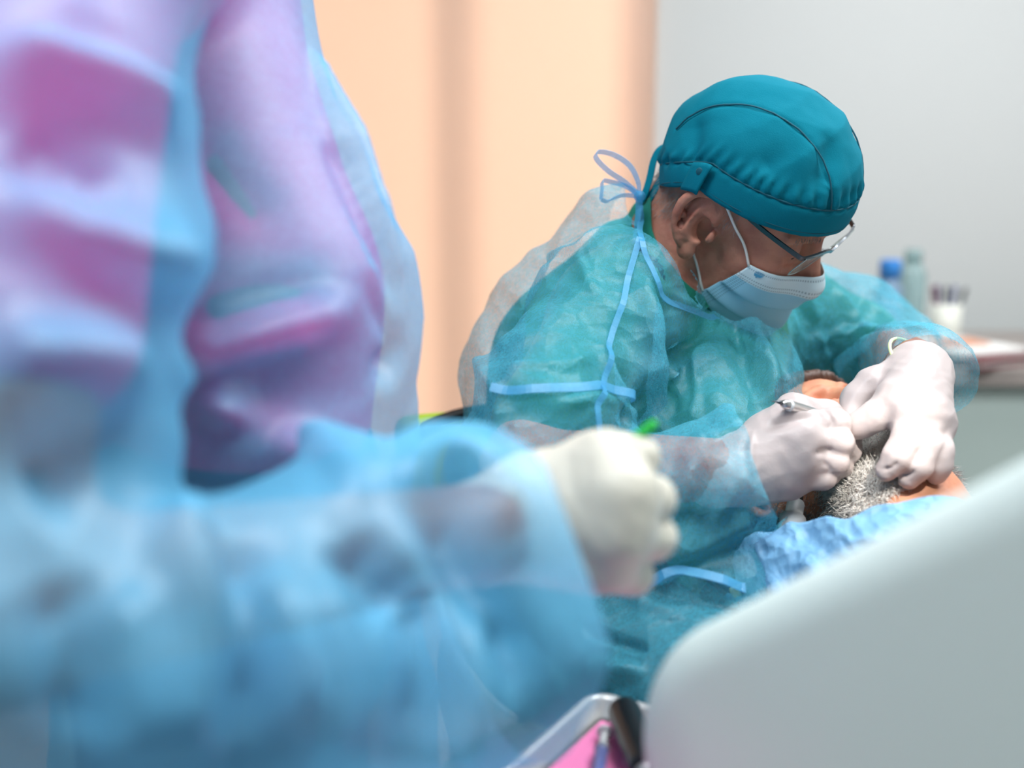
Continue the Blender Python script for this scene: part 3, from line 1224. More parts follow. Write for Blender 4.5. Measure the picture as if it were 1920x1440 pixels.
def march_in(s, outer, inner, n=90):
    outer, inner = np.asarray(outer), np.asarray(inner)
    t = np.linspace(0, 1, n)[:, None]
    P = outer + (inner - outer) * t
    v = s(P)
    i = np.flatnonzero(v < 0)
    return P[i[0]] if len(i) else None


seams = []
cc = HD.w(-0.005, 0, 0.06)
for nm, pts in seam_lines():
    got = []
    for p_ in pts:
        q = HD.loc(p_[None])[0]
        tgt = HD.w(-0.005, q[1], 0.055)
        r_ = march_in(capb, p_, tgt, 200)
        if r_ is not None and HD.loc(r_[None])[0][2] > cap_band_top(HD.loc(r_[None]))[0] + 0.001:
            got.append(r_)
    seams.append(got)
bandline, hemline = [], []
for a in np.linspace(-180, 180, 90):
    an = math.radians(a)
    for lst, off_ in ((bandline, 0.034), (hemline, 0.007)):
        d0 = np.array([[0.0 + 0.1 * math.cos(an), 0.09 * math.sin(an), 0]])
        z = cap_border(d0)[0] + off_
        r_ = march_in(capb, HD.w(0.17 * math.cos(an), 0.16 * math.sin(an), z), HD.w(0, 0, z), 200)
        lst.append(r_)


def cap_disp(V, N):
    q = HD.loc(V)
    top = np.clip((q[:, 2] - cap_band_top(q)) / 0.012, 0, 1)
    d = 0.0032 * (vnoise(V, 0.045, 5) - 0.5) * top + 0.0042 * creases(V, 4, 0.05, 21, 0.5) * top
    d += 0.0008 * (vnoise(V, 0.012, 6) - 0.5)
    # gathers just above the band
    an = np.arctan2(q[:, 1], q[:, 0])
    g = np.exp(-((q[:, 2] - cap_band_top(q) - 0.008) / 0.009) ** 2)
    d += 0.0022 * g * np.sin(an * 42 + 5 * vnoise(V, 0.03, 8))
    for got in seams:
        dd, _ = seg_dist(V, got)
        d -= 0.0016 * np.exp(-(dd / 0.0022) ** 2)
    dd, _ = seg_dist(V, bandline)
    d -= 0.0018 * np.exp(-(dd / 0.0026) ** 2)
    # soft dents behind the seams, where the cloth sags
    d += fold(V, [HD.w(0.03, -0.09, 0.10), HD.w(0.05, -0.07, 0.14)], 0.012, -0.004)
    d += fold(V, [HD.w(0.085, -0.05, 0.1), HD.w(0.06, -0.02, 0.155)], 0.012, -0.005)
    d += fold(V, [HD.w(-0.03, -0.1, 0.06), HD.w(-0.07, -0.07, 0.1)], 0.012, -0.004)
    return d


capo = sculpt('surgical_cap', capc, 0.0024, M['cap'], dp, cap_disp)
for got in seams:
    tube('seam', [q for q in got], 0.0009, M['cap_dark'], capo, 6)
tube('band_seam', [q - HD.d(*(HD.loc(q[None])[0] * [1, 1, 0])) * 0.0008 for q in bandline], 0.0009, M['cap_dark'], capo, 6)
tube('hem_seam', [q + HD.d(*(HD.loc(q[None])[0] * [1, 1, 0])) * 0.0001 for q in hemline], 0.0006, M['cap_dark'], capo, 6)
# snap tab above the ear
tb = []
for z in np.linspace(0.0, 0.036, 8):
    row = []
    for x in np.linspace(-0.034, -0.012, 8):
        zz = cap_border(np.array([[x, 0, 0]]))[0] + z
        r_ = march_in(capb, HD.w(x, -0.16, zz), HD.w(x, 0, zz), 220)
        row.append(r_ + HD.d(0, -1, 0) * (0.0035 + 0.004 * (x + 0.034) / 0.022))
    tb.append(row)
tab = grid('band_tab', tb, M['cap'], capo, 0.002)
lathe('snap_button', HD.w(-0.02, 0, 0) * 0 + (np.array(tb[5][4])), HD.d(0, -1, 0.1), [(0.004, 0.0), (0.004, 0.0015), (0.003, 0.0022)], M['cap_dark'], capo, 14)
# tie ribbons at the back
tie_px = [[(1258, 264, 1.17), (1240, 275, 1.16), (1226, 300, 1.16), (1218, 335, 1.16), (1208, 365, 1.16), (1198, 378, 1.165)],
          [(1264, 280, 1.15), (1256, 300, 1.15), (1243, 330, 1.155), (1228, 355, 1.16), (1214, 378, 1.165), (1200, 402, 1.17)]]
for pts in tie_px:
    c = cat([W(*q) for q in pts], 6)
    ribbon('tie', c, 0.0085, CV(0.75, 0.25, -0.6), M['cap'], capo, 0.0012)

# ---- face mask
Nu, Nv = 84, 60
grd = np.zeros((Nv, Nu, 3))
R0 = np.zeros((Nv, Nu))
Dl = np.zeros((Nv, Nu, 3))
O0 = np.zeros((Nv, Nu, 3))
mface = U([HD.sdf(ears=False)], 0)
for j in range(Nv):
    v = j / (Nv - 1)
    for i in range(Nu):
        s_ = (i / (Nu - 1)) * 2 - 1
        th = s_ * math.radians(62 + 35 * v)
        top, bot = 17 + 3 * abs(s_) ** 1.6, -66 + 14 * abs(s_) ** 2
        ph = math.radians(top + (bot - top) * v)
        Dl[j, i] = HD.d(math.cos(th) * math.cos(ph), math.sin(th) * math.cos(ph), math.sin(ph))
        O0[j, i] = HD.w(0.03, 0, -0.034)
tt = np.full((Nv, Nu), 0.14)
for _ in range(90):
    P = (O0 + Dl * tt[..., None]).reshape(-1, 3)
    f = mface(P).reshape(Nv, Nu)
    tt = np.where(f > 0.003, tt - np.maximum(f - 0.003, 0.0003) * 0.6, tt)
sm = tt.copy()
for _ in range(60):
    pd = np.pad(sm, 1, mode='edge')
    av = (pd[:-2, 1:-1] + pd[2:, 1:-1] + pd[1:-1, :-2] + pd[1:-1, 2:]) / 4
    sm = np.maximum(av, tt)
vv = np.linspace(0, 1, Nv)[:, None]
uu = np.linspace(-1, 1, Nu)[None]
pleat = 0.0
for c0 in (0.36, 0.60, 0.80):        # three pleats stepping under each other
    x_ = (vv - c0)
    pleat = pleat + 0.0042 * np.where(x_ < 0, np.exp(-(x_ / 0.12) ** 2), np.exp(-(x_ / 0.02) ** 2)) * (1 - 0.5 * np.abs(uu) ** 3)
bulge = 0.004 * np.sin(np.pi * vv) * (1 - uu ** 2)
Pm = O0 + Dl * (sm + pleat + bulge)[..., None]
mo = grid('face_mask', Pm, M['mask'], dp, 0.0011)
ul = mo.data.uv_layers.new(name='UVMap')
loops = np.zeros(len(mo.data.loops), np.int32)
mo.data.loops.foreach_get('vertex_index', loops)
uvs = np.stack([(loops % Nu) / (Nu - 1), (loops // Nu) / (Nv - 1)], 1).astype(np.float32)
ul.data.foreach_set('uv', uvs.ravel())
edge = [Pm[j, 0] for j in range(0, Nv, 3)]
# ear loops
jawneck = U([mface, neck], 0.018)
for i_, sy in ((0, -1), (Nu - 1, 1)):
    A_, B_ = Pm[1, i_], Pm[40, i_]
    e_out = 0.0 if sy < 0 else 0.0
    up = cat([A_, HD.w(0.052, sy * 0.0745, 0.012), HD.w(0.036, sy * 0.083, 0.028), HD.w(0.018, sy * 0.0895, 0.046)], 8)
    lo_ = [B_]
    qb = HD.loc(B_[None])[0]
    for t_ in (0.2, 0.4, 0.6, 0.8, 1.0):
        x_, z_ = qb[0] + (-0.004 - qb[0]) * t_ + 0.004 * math.sin(math.pi * t_), qb[2] + (-0.030 - qb[2]) * t_
        r_ = march_in(jawneck, HD.w(x_, sy * 0.2, z_), HD.w(x_, 0, z_), 300)
        lo_.append(r_ + HD.d(0, sy, 0) * 0.0028)
    lo_ = cat(lo_, 6)
    tube('ear_loop', up, 0.0014, M['loop'], mo, 8)
    tube('ear_loop', lo_, 0.0014, M['loop'], mo, 8)
# small printed crest at the upper near corner
c0 = Pm[3, 7]
nx_ = nrm(Pm[3, 9] - Pm[3, 5])
ny_ = nrm(Pm[5, 7] - Pm[1, 7])
nn_ = nrm(np.cross(nx_, ny_))
nn_ = nn_ if nn_ @ (c0 - O0[0, 0]) > 0 else -nn_
eV, eF = [], []
for yy0, yy1, hw0, hw1 in ((0.0035, 0.0028, 0.0035, 0.0042), (0.0022, 0.0012, 0.0046, 0.005), (0.0006, -0.0026, 0.0052, 0.0034), (-0.0028, -0.0042, 0.0014, 0.0004)):
    k = len(eV)
    for yy, hw in ((yy0, hw0), (yy1, hw1)):
        for s_ in (-1, 1):
            eV.append(c0 + nn_ * 0.0011 + nx_ * s_ * hw - ny_ * yy)
    eF.append((k, k + 1, k + 3, k + 2))
obj('printed_crest', eV, eF, M['print_blue'], mo, False)

# ---- eyeglasses
gl = None
hN, hFv = np.array([0.112, -0.069, 0.034]), np.array([0.106, 0.069, 0.022])
rim_pts = [(0.119 - 1.5 * y * y, y, 0.0285 + (hFv[2] - hN[2]) * y / 0.138 + 0.004 * min(1, abs(y) / 0.03) - 0.003 * math.exp(-(y / 0.008) ** 2)) for y in np.linspace(-0.069, 0.069, 15)]
hN, hFv = np.array(rim_pts[0]), np.array(rim_pts[-1])
gl = ribbon('eyeglasses', cat([HD.w(*q) for q in rim_pts], 3), 0.0038, HD.d(0.1, 0, 1), M['steel'], dp, 0.0022)
for hs, sy in ((hN, -1), (hFv, 1)):
    tp_ = [hs, hs + [-0.006, sy * 0.004, 0.001], (0.06, sy * 0.0785, 0.043), (0.02, sy * 0.083, 0.05), (-0.008, sy * 0.084, 0.05), (-0.03, sy * 0.08, 0.035)]
    ribbon('temple', cat([HD.w(*q) for q in tp_], 6), 0.0045, HD.d(0, 0, 1), M['steel'], gl, 0.0022)
    lrow = []
    for v in np.linspace(0, 1, 12):
        row = []
        for u in np.linspace(0, 1, 16):
            w_ = 1 - max(0, (v - 0.55) / 0.45) ** 2.2 * 0.28
            uu_ = 0.5 + (u - 0.5) * w_
            yy = sy * (0.0135 + 0.053 * uu_)
            zt_ = 0.0275 + (hs[2] - 0.0275) * uu_
            row.append(HD.w(0.1172 - 0.010 * v - 0.006 * max(0, uu_ - 0.55), yy, zt_ - 0.031 * v))
        lrow.append(row)
    grid('lens', lrow, M['lens'], gl, 0.0016)
    low = [lrow[j][0] for j in range(12)] + [lrow[-1][i] for i in range(16)] + [lrow[j][-1] for j in range(11, -1, -1)]
    tube('lens_rim', low, 0.0006, M['steel_l'], gl, 6)
    tube('nose_pad', [HD.w(0.116, sy * 0.012, 0.022), HD.w(0.110, sy * 0.0115, 0.016), HD.w(0.106, sy * 0.0125, 0.011)], [0.0006, 0.0006, 0.0026], M['clear_pl'], gl)

# ---- scrub shirt (seen at the collar and through the gown)
scr = U([rc(neck_base + CV(0, -1, 0.4) * 0.03, chest_c, 0.06, 0.112), rc(chest_c, belly_c, 0.13, 0.14), rc(belly_c, hip_c, 0.14, 0.145),
         rc(W(1215, 555, 1.2), sR, 0.05, 0.055), rc(W(1330, 660, 1.31), sL, 0.055, 0.058), rc(W(1170, 480, 1.22), W(1090, 700, 1.25), 0.045, 0.1),
         rc(W(1090, 700, 1.25), hip_c, 0.1, 0.13), rc(sR, sR + (eR - sR) * 0.72, 0.055, 0.055), rc(sL, sL + (eL - sL) * 0.7, 0.062, 0.06),
         rc(W(1345, 725, 1.20), W(1320, 830, 1.14), 0.062, 0.068),
         ], 0.04)
scr = U([scr, rc(W(1222, 450, 1.2), W(1268, 552, 1.165), 0.02, 0.016), rc(W(1222, 450, 1.2), W(1208, 402, 1.2), 0.022, 0.02)], 0.012)
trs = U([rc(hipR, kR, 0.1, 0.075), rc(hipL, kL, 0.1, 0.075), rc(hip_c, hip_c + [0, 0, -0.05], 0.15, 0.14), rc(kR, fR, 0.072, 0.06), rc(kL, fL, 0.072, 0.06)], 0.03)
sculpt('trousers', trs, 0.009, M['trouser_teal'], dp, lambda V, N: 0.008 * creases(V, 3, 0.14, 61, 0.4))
for f_ in (fR, fL):
    sculpt('shoe', U([ell(f_ + [0.03, -0.03, -0.025], (0.12, 0.05, 0.035), [(0.8, -0.6, 0), (0.6, 0.8, 0), (0, 0, 1)]), rc(f_, f_ + [0, 0, 0.03], 0.05, 0.045)], 0.03), 0.008, M['shoe'], dp)

# ---- gown
gtorso = [rc(W(1262, 680, 1.28), W(1200, 850, 1.24), 0.120, 0.15), rc(W(1200, 850, 1.24), W(1110, 1060, 1.22), 0.15, 0.165),
          rc(W(1396, 708, 1.16), W(1384, 800, 1.11), 0.056, 0.062), rc(W(1384, 800, 1.11), W(1260, 1010, 1.08), 0.062, 0.08), rc(W(1290, 722, 1.23), W(1392, 708, 1.16), 0.065, 0.056),
          rc(W(1140, 412, 1.20), W(1050, 620, 1.22), 0.03, 0.078), rc(W(1050, 620, 1.22), W(968, 720, 1.2), 0.078, 0.062), rc(W(968, 720, 1.2), W(962, 900, 1.17), 0.06, 0.064),
          rc(W(962, 900, 1.17), hip_c, 0.07, 0.14), rc(W(1185, 500, 1.18), sR, 0.03, 0.066), rc(W(1330, 680, 1.31), sL, 0.065, 0.068),
          rc(W(1160, 470, 1.20), W(1165, 600, 1.2), 0.045, 0.08),
          rc(W(1100, 1120, 1.15), W(1390, 1110, 1.02), 0.12, 0.07), rc(W(1050, 1230, 1.1), W(1290, 1320, 0.95), 0.12, 0.09),
          rc(W(1200, 1150, 1.1), W(1330, 1180, 1.0), 0.1, 0.08), rc(W(1040, 1300, 1.08), W(1040, 1480, 1.05), 0.11, 0.1), OFF(scr, 0.006)]
slR = [rc(sR, W(1020, 800, 1.0), 0.068, 0.064), rc(W(1020, 800, 1.0), W(985, 890, 0.985), 0.064, 0.062),
       rc(W(985, 890, 0.985), W(1220, 945, 0.975), 0.062, 0.052), rc(W(1220, 945, 0.975), W(1345, 908, 0.98), 0.05, 0.046), rc(W(1345, 908, 0.98), W(1425, 878, 0.985), 0.046, 0.047)]
slL = [rc(sL, W(1590, 625, 1.42), 0.07, 0.07), rc(W(1590, 625, 1.42), eL, 0.07, 0.064),
       rc(eL, W(1736, 700, 1.09), 0.060, 0.041), rc(W(1736, 700, 1.09), W(1738, 740, 1.0), 0.041, 0.046)]
gown = U(gtorso + slR + slL, 0.03)
endR, endL, gtor = slR[-1], slL[-1], U(gtorso, 0)
wrR, wrL = W(1404, 884, 0.985), W(1737, 698, 1.075)
nR, nL = CV(1.0, 0.36, -0.12), CV(-0.10, -0.62, -0.78)


def gcut_R(V):
    a = (V - wrR) @ nR + 0.012 * (vnoise(V, 0.03, 71) - 0.5)
    return np.minimum(np.minimum(a, 0.014 - endR(V)), gtor(V) - 0.02)


def gcut_L(V):
    a = (V - wrL) @ nL + 0.014 * (vnoise(V, 0.035, 72) - 0.5)
    return np.minimum(np.minimum(a, 0.014 - np.minimum(endL(V), slL[2](V))), gtor(V) - 0.012)


nkA, nkB, nkC = W(1203, 388, 1.17), W(1252, 552, 1.088), W(1410, 604, 1.10)
nk_n = nrm(np.cross(nkB - nkA, nkC - nkA))
nk_n = nk_n if nk_n @ HD.A[2] > 0 else -nk_n
nk_c = W(1330, 500, 1.2)


def gcut_neck(V):
    """the neck hole: above a slanting plane, around the neck"""
    q = V - nk_c
    h_ = q @ nk_n
    ra = np.linalg.norm(q - np.outer(h_, nk_n), axis=1)
    return np.maximum(np.minimum(0.131 - ra, (V - nkA) @ nk_n), np.maximum(0.020 - ev(mface, V), 0.022 - neck(V)))


sculpt('scrub_shirt', scr, 0.0055, M['scrub_green'], dp, lambda V, N: 0.007 * creases(V, 4, 0.12, 51, 0.4) + 0.004 * (vnoise(V, 0.05, 4) - 0.5),
       (lambda V: np.minimum(0.131 - np.linalg.norm((V - nk_c) - np.outer((V - nk_c) @ nk_n, nk_n), axis=1), (V - nkA) @ nk_n - 0.010),))
# collar of the scrub shirt around the neck
nks = U([mface, neck], 0.018)
cpts = np.array(cat([on(nks, *q_) for q_ in ((1212, 380), (1210, 410), (1212, 445), (1228, 482), (1254, 522), (1286, 556), (1316, 578))], 6))
cnrm = grad(nks, cpts)
cside = [np.cross(n_, t_) for n_, t_ in zip(cnrm, np.gradient(cpts, axis=0))]
ribbon('scrub_collar', list(cpts + cnrm * 0.004), 0.024, cside, M['scrub_green'], dp, 0.002)
GF = []      # (polyline, width, height)


def gf(pxs, w, h):
    GF.append((cat([on(gown, *q) for q in pxs], 5), w, h))


gf([(1215, 520), (1222, 600), (1212, 690), (1200, 800)], 0.016, 0.012)      # upper arm sleeve edge
gf([(1236, 560), (1245, 620), (1240, 700), (1252, 780)], 0.012, -0.022)     # deep fold behind the arm
gf([(1235, 690), (1262, 668), (1300, 640)], 0.008, -0.012)
gf([(1222, 735), (1245, 712), (1262, 690)], 0.007, 0.010)
gf([(1290, 590), (1325, 680), (1350, 760), (1375, 800)], 0.016, 0.010)
gf([(1300, 650), (1308, 740), (1300, 800)], 0.006, 0.005)
gf([(1405, 600), (1425, 660), (1450, 730), (1462, 760)], 0.012, 0.012)
gf([(1380, 600), (1400, 680), (1425, 750)], 0.012, -0.010)
gf([(1250, 545), (1290, 575), (1340, 597)], 0.006, 0.006)
gf([(935, 705), (1000, 690), (1060, 688), (1120, 668)], 0.005, 0.005)
gf([(1010, 490), (1070, 475), (1140, 430)], 0.006, 0.005)
gf([(1080, 480), (1100, 520), (1120, 560)], 0.006, 0.004)
gf([(960, 610), (1010, 540), (1060, 480)], 0.010, 0.006)
gf([(905, 660), (925, 720), (930, 800)], 0.008, 0.009)
gf([(880, 660), (895, 720), (900, 790)], 0.008, -0.006)
gf([(1130, 660), (1150, 720), (1185, 790)], 0.007, 0.009)
gf([(1165, 690), (1178, 740), (1175, 800)], 0.007, -0.010)
gf([(1060, 760), (1110, 745), (1160, 760)], 0.006, 0.005)
gf([(1330, 830), (1300, 880), (1260, 960)], 0.010, 0.007)
gf([(1400, 880), (1360, 930), (1330, 990)], 0.008, 0.006)
gf([(1280, 850), (1330, 830), (1375, 830)], 0.007, 0.004)
gf([(1235, 1040), (1330, 1000), (1420, 960)], 0.008, 0.006)
gf([(1230, 1085), (1300, 1105), (1385, 1110)], 0.008, 0.010)
gf([(1220, 1120), (1300, 1140), (1370, 1150)], 0.012, -0.014)
gf([(1080, 1175), (1150, 1200), (1240, 1240)], 0.012, -0.026)
gf([(1090, 1250), (1160, 1240), (1230, 1250)], 0.010, 0.010)
gf([(1060, 1310), (1130, 1270), (1230, 1262)], 0.010, 0.010)
gf([(1100, 1150), (1200, 1130), (1300, 1180)], 0.012, 0.006)
gf([(1560, 540), (1600, 590), (1640, 620)], 0.010, 0.008)
gf([(1500, 590), (1560, 640), (1620, 650)], 0.012, -0.010)
gf([(1590, 690), (1630, 650), (1690, 630)], 0.010, 0.008)
gf([(1550, 700), (1600, 660), (1650, 625)], 0.008, -0.009)
gf([(1540, 640), (1590, 625), (1640, 612)], 0.008, 0.009)
gf([(1570, 720), (1600, 690), (1620, 660)], 0.006, 0.007)
gf([(1770, 700), (1790, 730), (1785, 770)], 0.007, 0.006)
gf([(1500, 540), (1530, 600), (1545, 650)], 0.010, 0.008)


def gown_disp(V, N):
    d = 0.013 * creases(V, 5, 0.13, 81, 0.2) + 0.007 * creases(V, 5, 0.06, 91, 0.2) + 0.008 * (vnoise(V, 0.09, 9) - 0.5) + 0.0012 * creases(V, 4, 0.025, 95, 0.2)
    # tighter crumple where sleeves bunch
    for c_, r_ in ((W(1610, 660, 1.35), 0.09), (W(1375, 870, 0.98), 0.07), (W(1190, 720, 1.05), 0.05)):
        m_ = np.exp(-(np.linalg.norm(V - c_, axis=1) / r_) ** 2)
        d += m_ * 0.014 * creases(V, 5, 0.04, 101, 0.2)
    for pts, w, h in GF:
        d += fold(V, pts, w, h)
    return d


gown_o = sculpt('gown', gown, 0.0036, M['gown'], dp, gown_disp, (gcut_R, gcut_L, gcut_neck), above=(U([scr, trs], 0), 0.009))


def tape_on(name, pxs, width, lift=0.004, s=None, side=None):
    pts = cat([on(gown, *q) for q in pxs], 6)
    pts = np.array(pts)
    Np = grad(gown, pts)
    dsp = gown_disp(pts, Np)
    pts = pts + Np * (dsp + lift)[:, None]
    tang = np.gradient(pts, axis=0)
    sd = [np.cross(n_, t_) for n_, t_ in zip(Np, tang)]
    return ribbon(name, list(pts), width, sd, M['tape'], gown_o, 0.0008)


tape_on('shoulder_seam', [(1193, 462), (1180, 510), (1165, 565), (1150, 610), (1136, 655), (1130, 700), (1124, 730), (1112, 765), (1118, 800), (1122, 826)], 0.006)
tape_on('waist_tie', [(934, 737), (980, 737), (1040, 734), (1090, 731), (1125, 727), (1160, 742), (1172, 748)], 0.0085)
tape_on('waist_tie', [(1225, 1088), (1290, 1098), (1350, 1108), (1392, 1110)], 0.009, 0.001)
tape_on('neck_binding', [(1198, 392), (1198, 425), (1196, 460), (1215, 508), (1245, 557), (1295, 588), (1345, 606)], 0.006, 0.003)
# bow of the neck tie
knot = on(gown, 1196, 372)
knot = W(1199, 368, 1.135)
dk = 1.135
for pts, wd in (([(1199, 368), (1196, 340), (1180, 310), (1150, 290), (1122, 285), (1118, 297), (1140, 320), (1172, 342), (1198, 366)], 0.0062),
                ([(1199, 366), (1175, 350), (1150, 342), (1130, 339), (1129, 352), (1127, 374)], 0.0058),
                ([(1199, 368), (1170, 366), (1150, 372), (1138, 378), (1128, 374)], 0.005),
                ([(1199, 368), (1197, 400), (1192, 440), (1188, 458)], 0.009)):
    c = cat([W(a, b_, dk + 0.006 * math.sin(i)) for i, (a, b_) in enumerate(pts)], 6)
    ribbon('neck_tie', c, wd, CV(0.45, 0.6, -0.65), M['tape'], gown_o, 0.0008)
sculpt('tie_knot', ell(knot, (0.006, 0.008, 0.006)), 0.0012, M['tape'], gown_o, lambda V, N: 0.002 * creases(V, 3, 0.008, 5))

# ---- gloves
k0 = 0.0105
RH = hand_sdf((W(1400, 878, 0.995), 0.029),
              PW([(1478, 796, 0.99, 0.019), (1500, 825, 0.982, 0.019), (1496, 860, 0.984, 0.0185), (1482, 893, 0.99, 0.017)]),
              [PW([(1478, 800, 0.992, 0.016), (1566, 793, 0.985, 0.0122), (1592, 815, 1.012, 0.0105), (1600, 836, 1.03, 0.0085)]),
               PW([(1500, 828, 0.985, 0.016), (1572, 829, 0.978, 0.0122), (1590, 845, 1.008, 0.0105), (1598, 850, 1.03, 0.0085)]),
               PW([(1496, 862, 0.985, 0.0155), (1564, 864, 0.980, 0.0118), (1576, 872, 1.01, 0.010), (1580, 868, 1.03, 0.008)]),
               PW([(1480, 893, 0.99, 0.0145), (1543, 894, 0.985, 0.0108), (1556, 888, 1.012, 0.009), (1564, 880, 1.03, 0.0075)]),
               PW([(1428, 840, 1.0, 0.02), (1486, 768, 1.012, 0.0145), (1552, 776, 1.02, 0.0122), (1592, 806, 1.03, 0.009)])],
              [rc(W(1440, 820, 1.0), W(1500, 785, 1.005), 0.024, 0.016), rc(W(1440, 885, 1.0), W(1470, 890, 1.0), 0.028, 0.022), rc(W(1400, 878, 0.995), W(1340, 890, 0.99), 0.029, 0.031)])


def glove_disp(creas, seed):
    def f(V, N):
        d = 0.0008 * creases(V, 4, 0.014, seed, 0.4) + 0.0006 * (vnoise(V, 0.01, seed) - 0.5)
        for pts, w, h in creas:
            d += fold(V, pts, w, h)
        return d
    return f


def hs(s, pxs):
    return cat([on(s, *q) for q in pxs], 4)


crR = [(hs(RH, [(1545, 768), (1560, 790), (1556, 805)]), 0.0022, -0.0016), (hs(RH, [(1400, 815), (1395, 850), (1405, 890)]), 0.003, -0.0016), (hs(RH, [(1412, 810), (1408, 850), (1418, 900)]), 0.003, 0.0014),
       (hs(RH, [(1545, 866), (1555, 880), (1550, 895)]), 0.002, -0.0014), (hs(RH, [(1530, 850), (1550, 845), (1565, 845)]), 0.003, -0.002),
       (hs(RH, [(1440, 800), (1490, 785), (1530, 780)]), 0.005, -0.0035)]
sculpt('glove', RH, 0.0017, M['glove'], dp, glove_disp(crR, 131))
LH = hand_sdf((W(1721, 702, 1.05), 0.0275),
              PW([(1682, 752, 0.985, 0.0185), (1706, 768, 0.972, 0.019), (1734, 780, 0.972, 0.0185), (1754, 794, 0.98, 0.0165)]),
              [PW([(1682, 758, 0.982, 0.0165), (1642, 780, 0.982, 0.0128), (1614, 796, 0.988, 0.0112), (1596, 807, 0.994, 0.0092)]),
               PW([(1704, 772, 0.972, 0.016), (1703, 822, 0.955, 0.0130), (1684, 856, 0.952, 0.012), (1662, 882, 0.958, 0.0098)]),
               PW([(1734, 784, 0.972, 0.0155), (1738, 834, 0.955, 0.0126), (1722, 872, 0.952, 0.0115), (1704, 898, 0.958, 0.0095)]),
               PW([(1754, 798, 0.98, 0.014), (1761, 846, 0.958, 0.0112), (1759, 872, 0.958, 0.0102), (1755, 891, 0.962, 0.0085)]),
               PW([(1694, 700, 1.04, 0.019), (1634, 722, 1.035, 0.015), (1604, 748, 1.03, 0.0125), (1594, 780, 1.018, 0.0098)])],
              [rc(W(1720, 705, 1.045), W(1715, 760, 0.99), 0.027, 0.022)])
crL = [(hs(LH, [(1718, 775), (1722, 800), (1724, 830)]), 0.003, -0.002),
       (hs(LH, [(1655, 880), (1670, 878), (1685, 866)]), 0.002, -0.0014), (hs(LH, [(1690, 893), (1705, 890), (1716, 880)]), 0.002, -0.0014)]
sculpt('glove', LH, 0.0017, M['glove'], dp, glove_disp(crL, 141))
# rolled glove rim around the far wrist
wc = W(1722, 672, 1.065)
xr, yr = CV(0.78, -0.62, 0.0), CV(0.35, 0.45, 0.75)
rim = []
for i in range(41):
    an = 2 * math.pi * i / 40
    rim.append(W(1723, 688, 1.057) + xr * math.cos(an) * 0.0368 + yr * math.sin(an) * 0.0368)
tube('glove_rim', rim, 0.0018, M['glove_rim'], dp, 8)

# ---- instrument held in the near hand
hp = thing('dental_scaler', 'slim grey dental scaler held like a pen above the patient', 'instrument', W(1470, 757, 0.985))
a_, b_ = W(1466, 756, 0.965), W(1600, 800, 1.03)
ax = nrm(b_ - a_)
lathe('handle', a_, ax, [(0.0025, 0.0), (0.0040, 0.003), (0.0048, 0.010), (0.0052, 0.014), (0.0055, 0.03), (0.0052, 0.09), (0.003, 0.1)], M['steel_l'], hp, 20)
lathe('grip_ring', a_ + ax * 0.0085, ax, [(0.0049, 0), (0.0052, 0.001), (0.0052, 0.003), (0.0050, 0.004)], M['white_pl'], hp, 20)
tube('tip', [a_ + ax * 0.002, a_ - ax * 0.004, W(1455, 753, 0.962), W(1446, 752, 0.96)], [0.0020, 0.0016, 0.0008, 0.0003], M['steel'], hp, 8)
tube('working_end', [b_ - ax * 0.004, b_ + ax * 0.012, b_ + ax * 0.02 + CV(0, -1, 0) * 0.003], [0.002, 0.001, 0.0004], M['steel_l'], hp, 8)

# ------------------------------------------------------------------ patient
pp = thing('person', 'bearded patient lying back in the dental chair under a blue drape', 'person', FLOOR0(W(1700, 1000, 0.9)))
HP = Head(W(1572, 906, 1.145), CV(0.04, 0.92, -0.36), CV(-0.40, 0.25, 0.88), 0.96)
phead = HP.sdf()
pnb = W(1690, 962, 1.02)
pch = W(1790, 1130, 0.78)
pneck = U([rc(HP.w(-0.03, 0, -0.03), pnb, 0.056, 0.05), rc(HP.w(0.03, 0, -0.06), pnb + CV(0.1, 0.1, -0.2) * 0.015, 0.038, 0.038)], 0.03)
down = nrm(np.array([0.22, -0.85, -0.30]))         # along the reclined body
acr = nrm(np.cross(down, [0, 0, 1]))
if acr[0] < 0:
    acr = -acr
upb = nrm(np.cross(acr, down))
if upb[2] < 0:
    upb = -upb
chest0 = pnb + down * 0.16 - upb * 0.07
hips0 = pnb + down * 0.58 - upb * 0.12
pbody = [rc(pnb, chest0, 0.055, 0.1), ell(chest0 + down * 0.05, (0.19, 0.2, 0.105), [acr, down, upb]), ell(hips0 - down * 0.08, (0.165, 0.22, 0.1), [acr, down, upb])]
legs_d = nrm(np.array([0.22, -0.93, -0.05]))
for sg in (-1, 1):
    sh = chest0 + acr * 0.14 * sg - down * 0.06 - upb * 0.01
    el_ = sh + down * 0.27 + acr * 0.04 * sg - upb * 0.03
    pbody += [rc(sh, el_, 0.05, 0.04), rc(el_, hips0 + acr * 0.06 * sg + upb * 0.1, 0.04, 0.028), ell(hips0 + acr * 0.05 * sg + upb * 0.105 + down * 0.04, (0.03, 0.06, 0.018), [acr, down, upb])]
    h_ = hips0 + acr * 0.09 * sg
    kn = h_ + legs_d * 0.42
    an_ = kn + legs_d * 0.4
    pbody += [rc(h_, kn, 0.08, 0.055), rc(kn, an_, 0.055, 0.038), rc(an_, an_ + nrm([0.1, -0.3, 0.9]) * 0.13, 0.042, 0.034)]
pall = U([phead, pneck] + pbody, 0.02)
plo, phi = phead.lo - 0.01, np.maximum(phead.hi, pnb + 0.06)
plo = np.minimum(plo, pnb - 0.06)
Vh, Fq_, Nh = polygonize(S(pall.f, plo, phi), 0.0024)
Vh = Vh + Nh * (0.0007 * (vnoise(Vh, 0.006, 13) - 0.5))[:, None]
Vb, Fb, Nb = polygonize(pall, 0.011)
kb = ~inside(Vb, plo + 0.005, phi - 0.005)
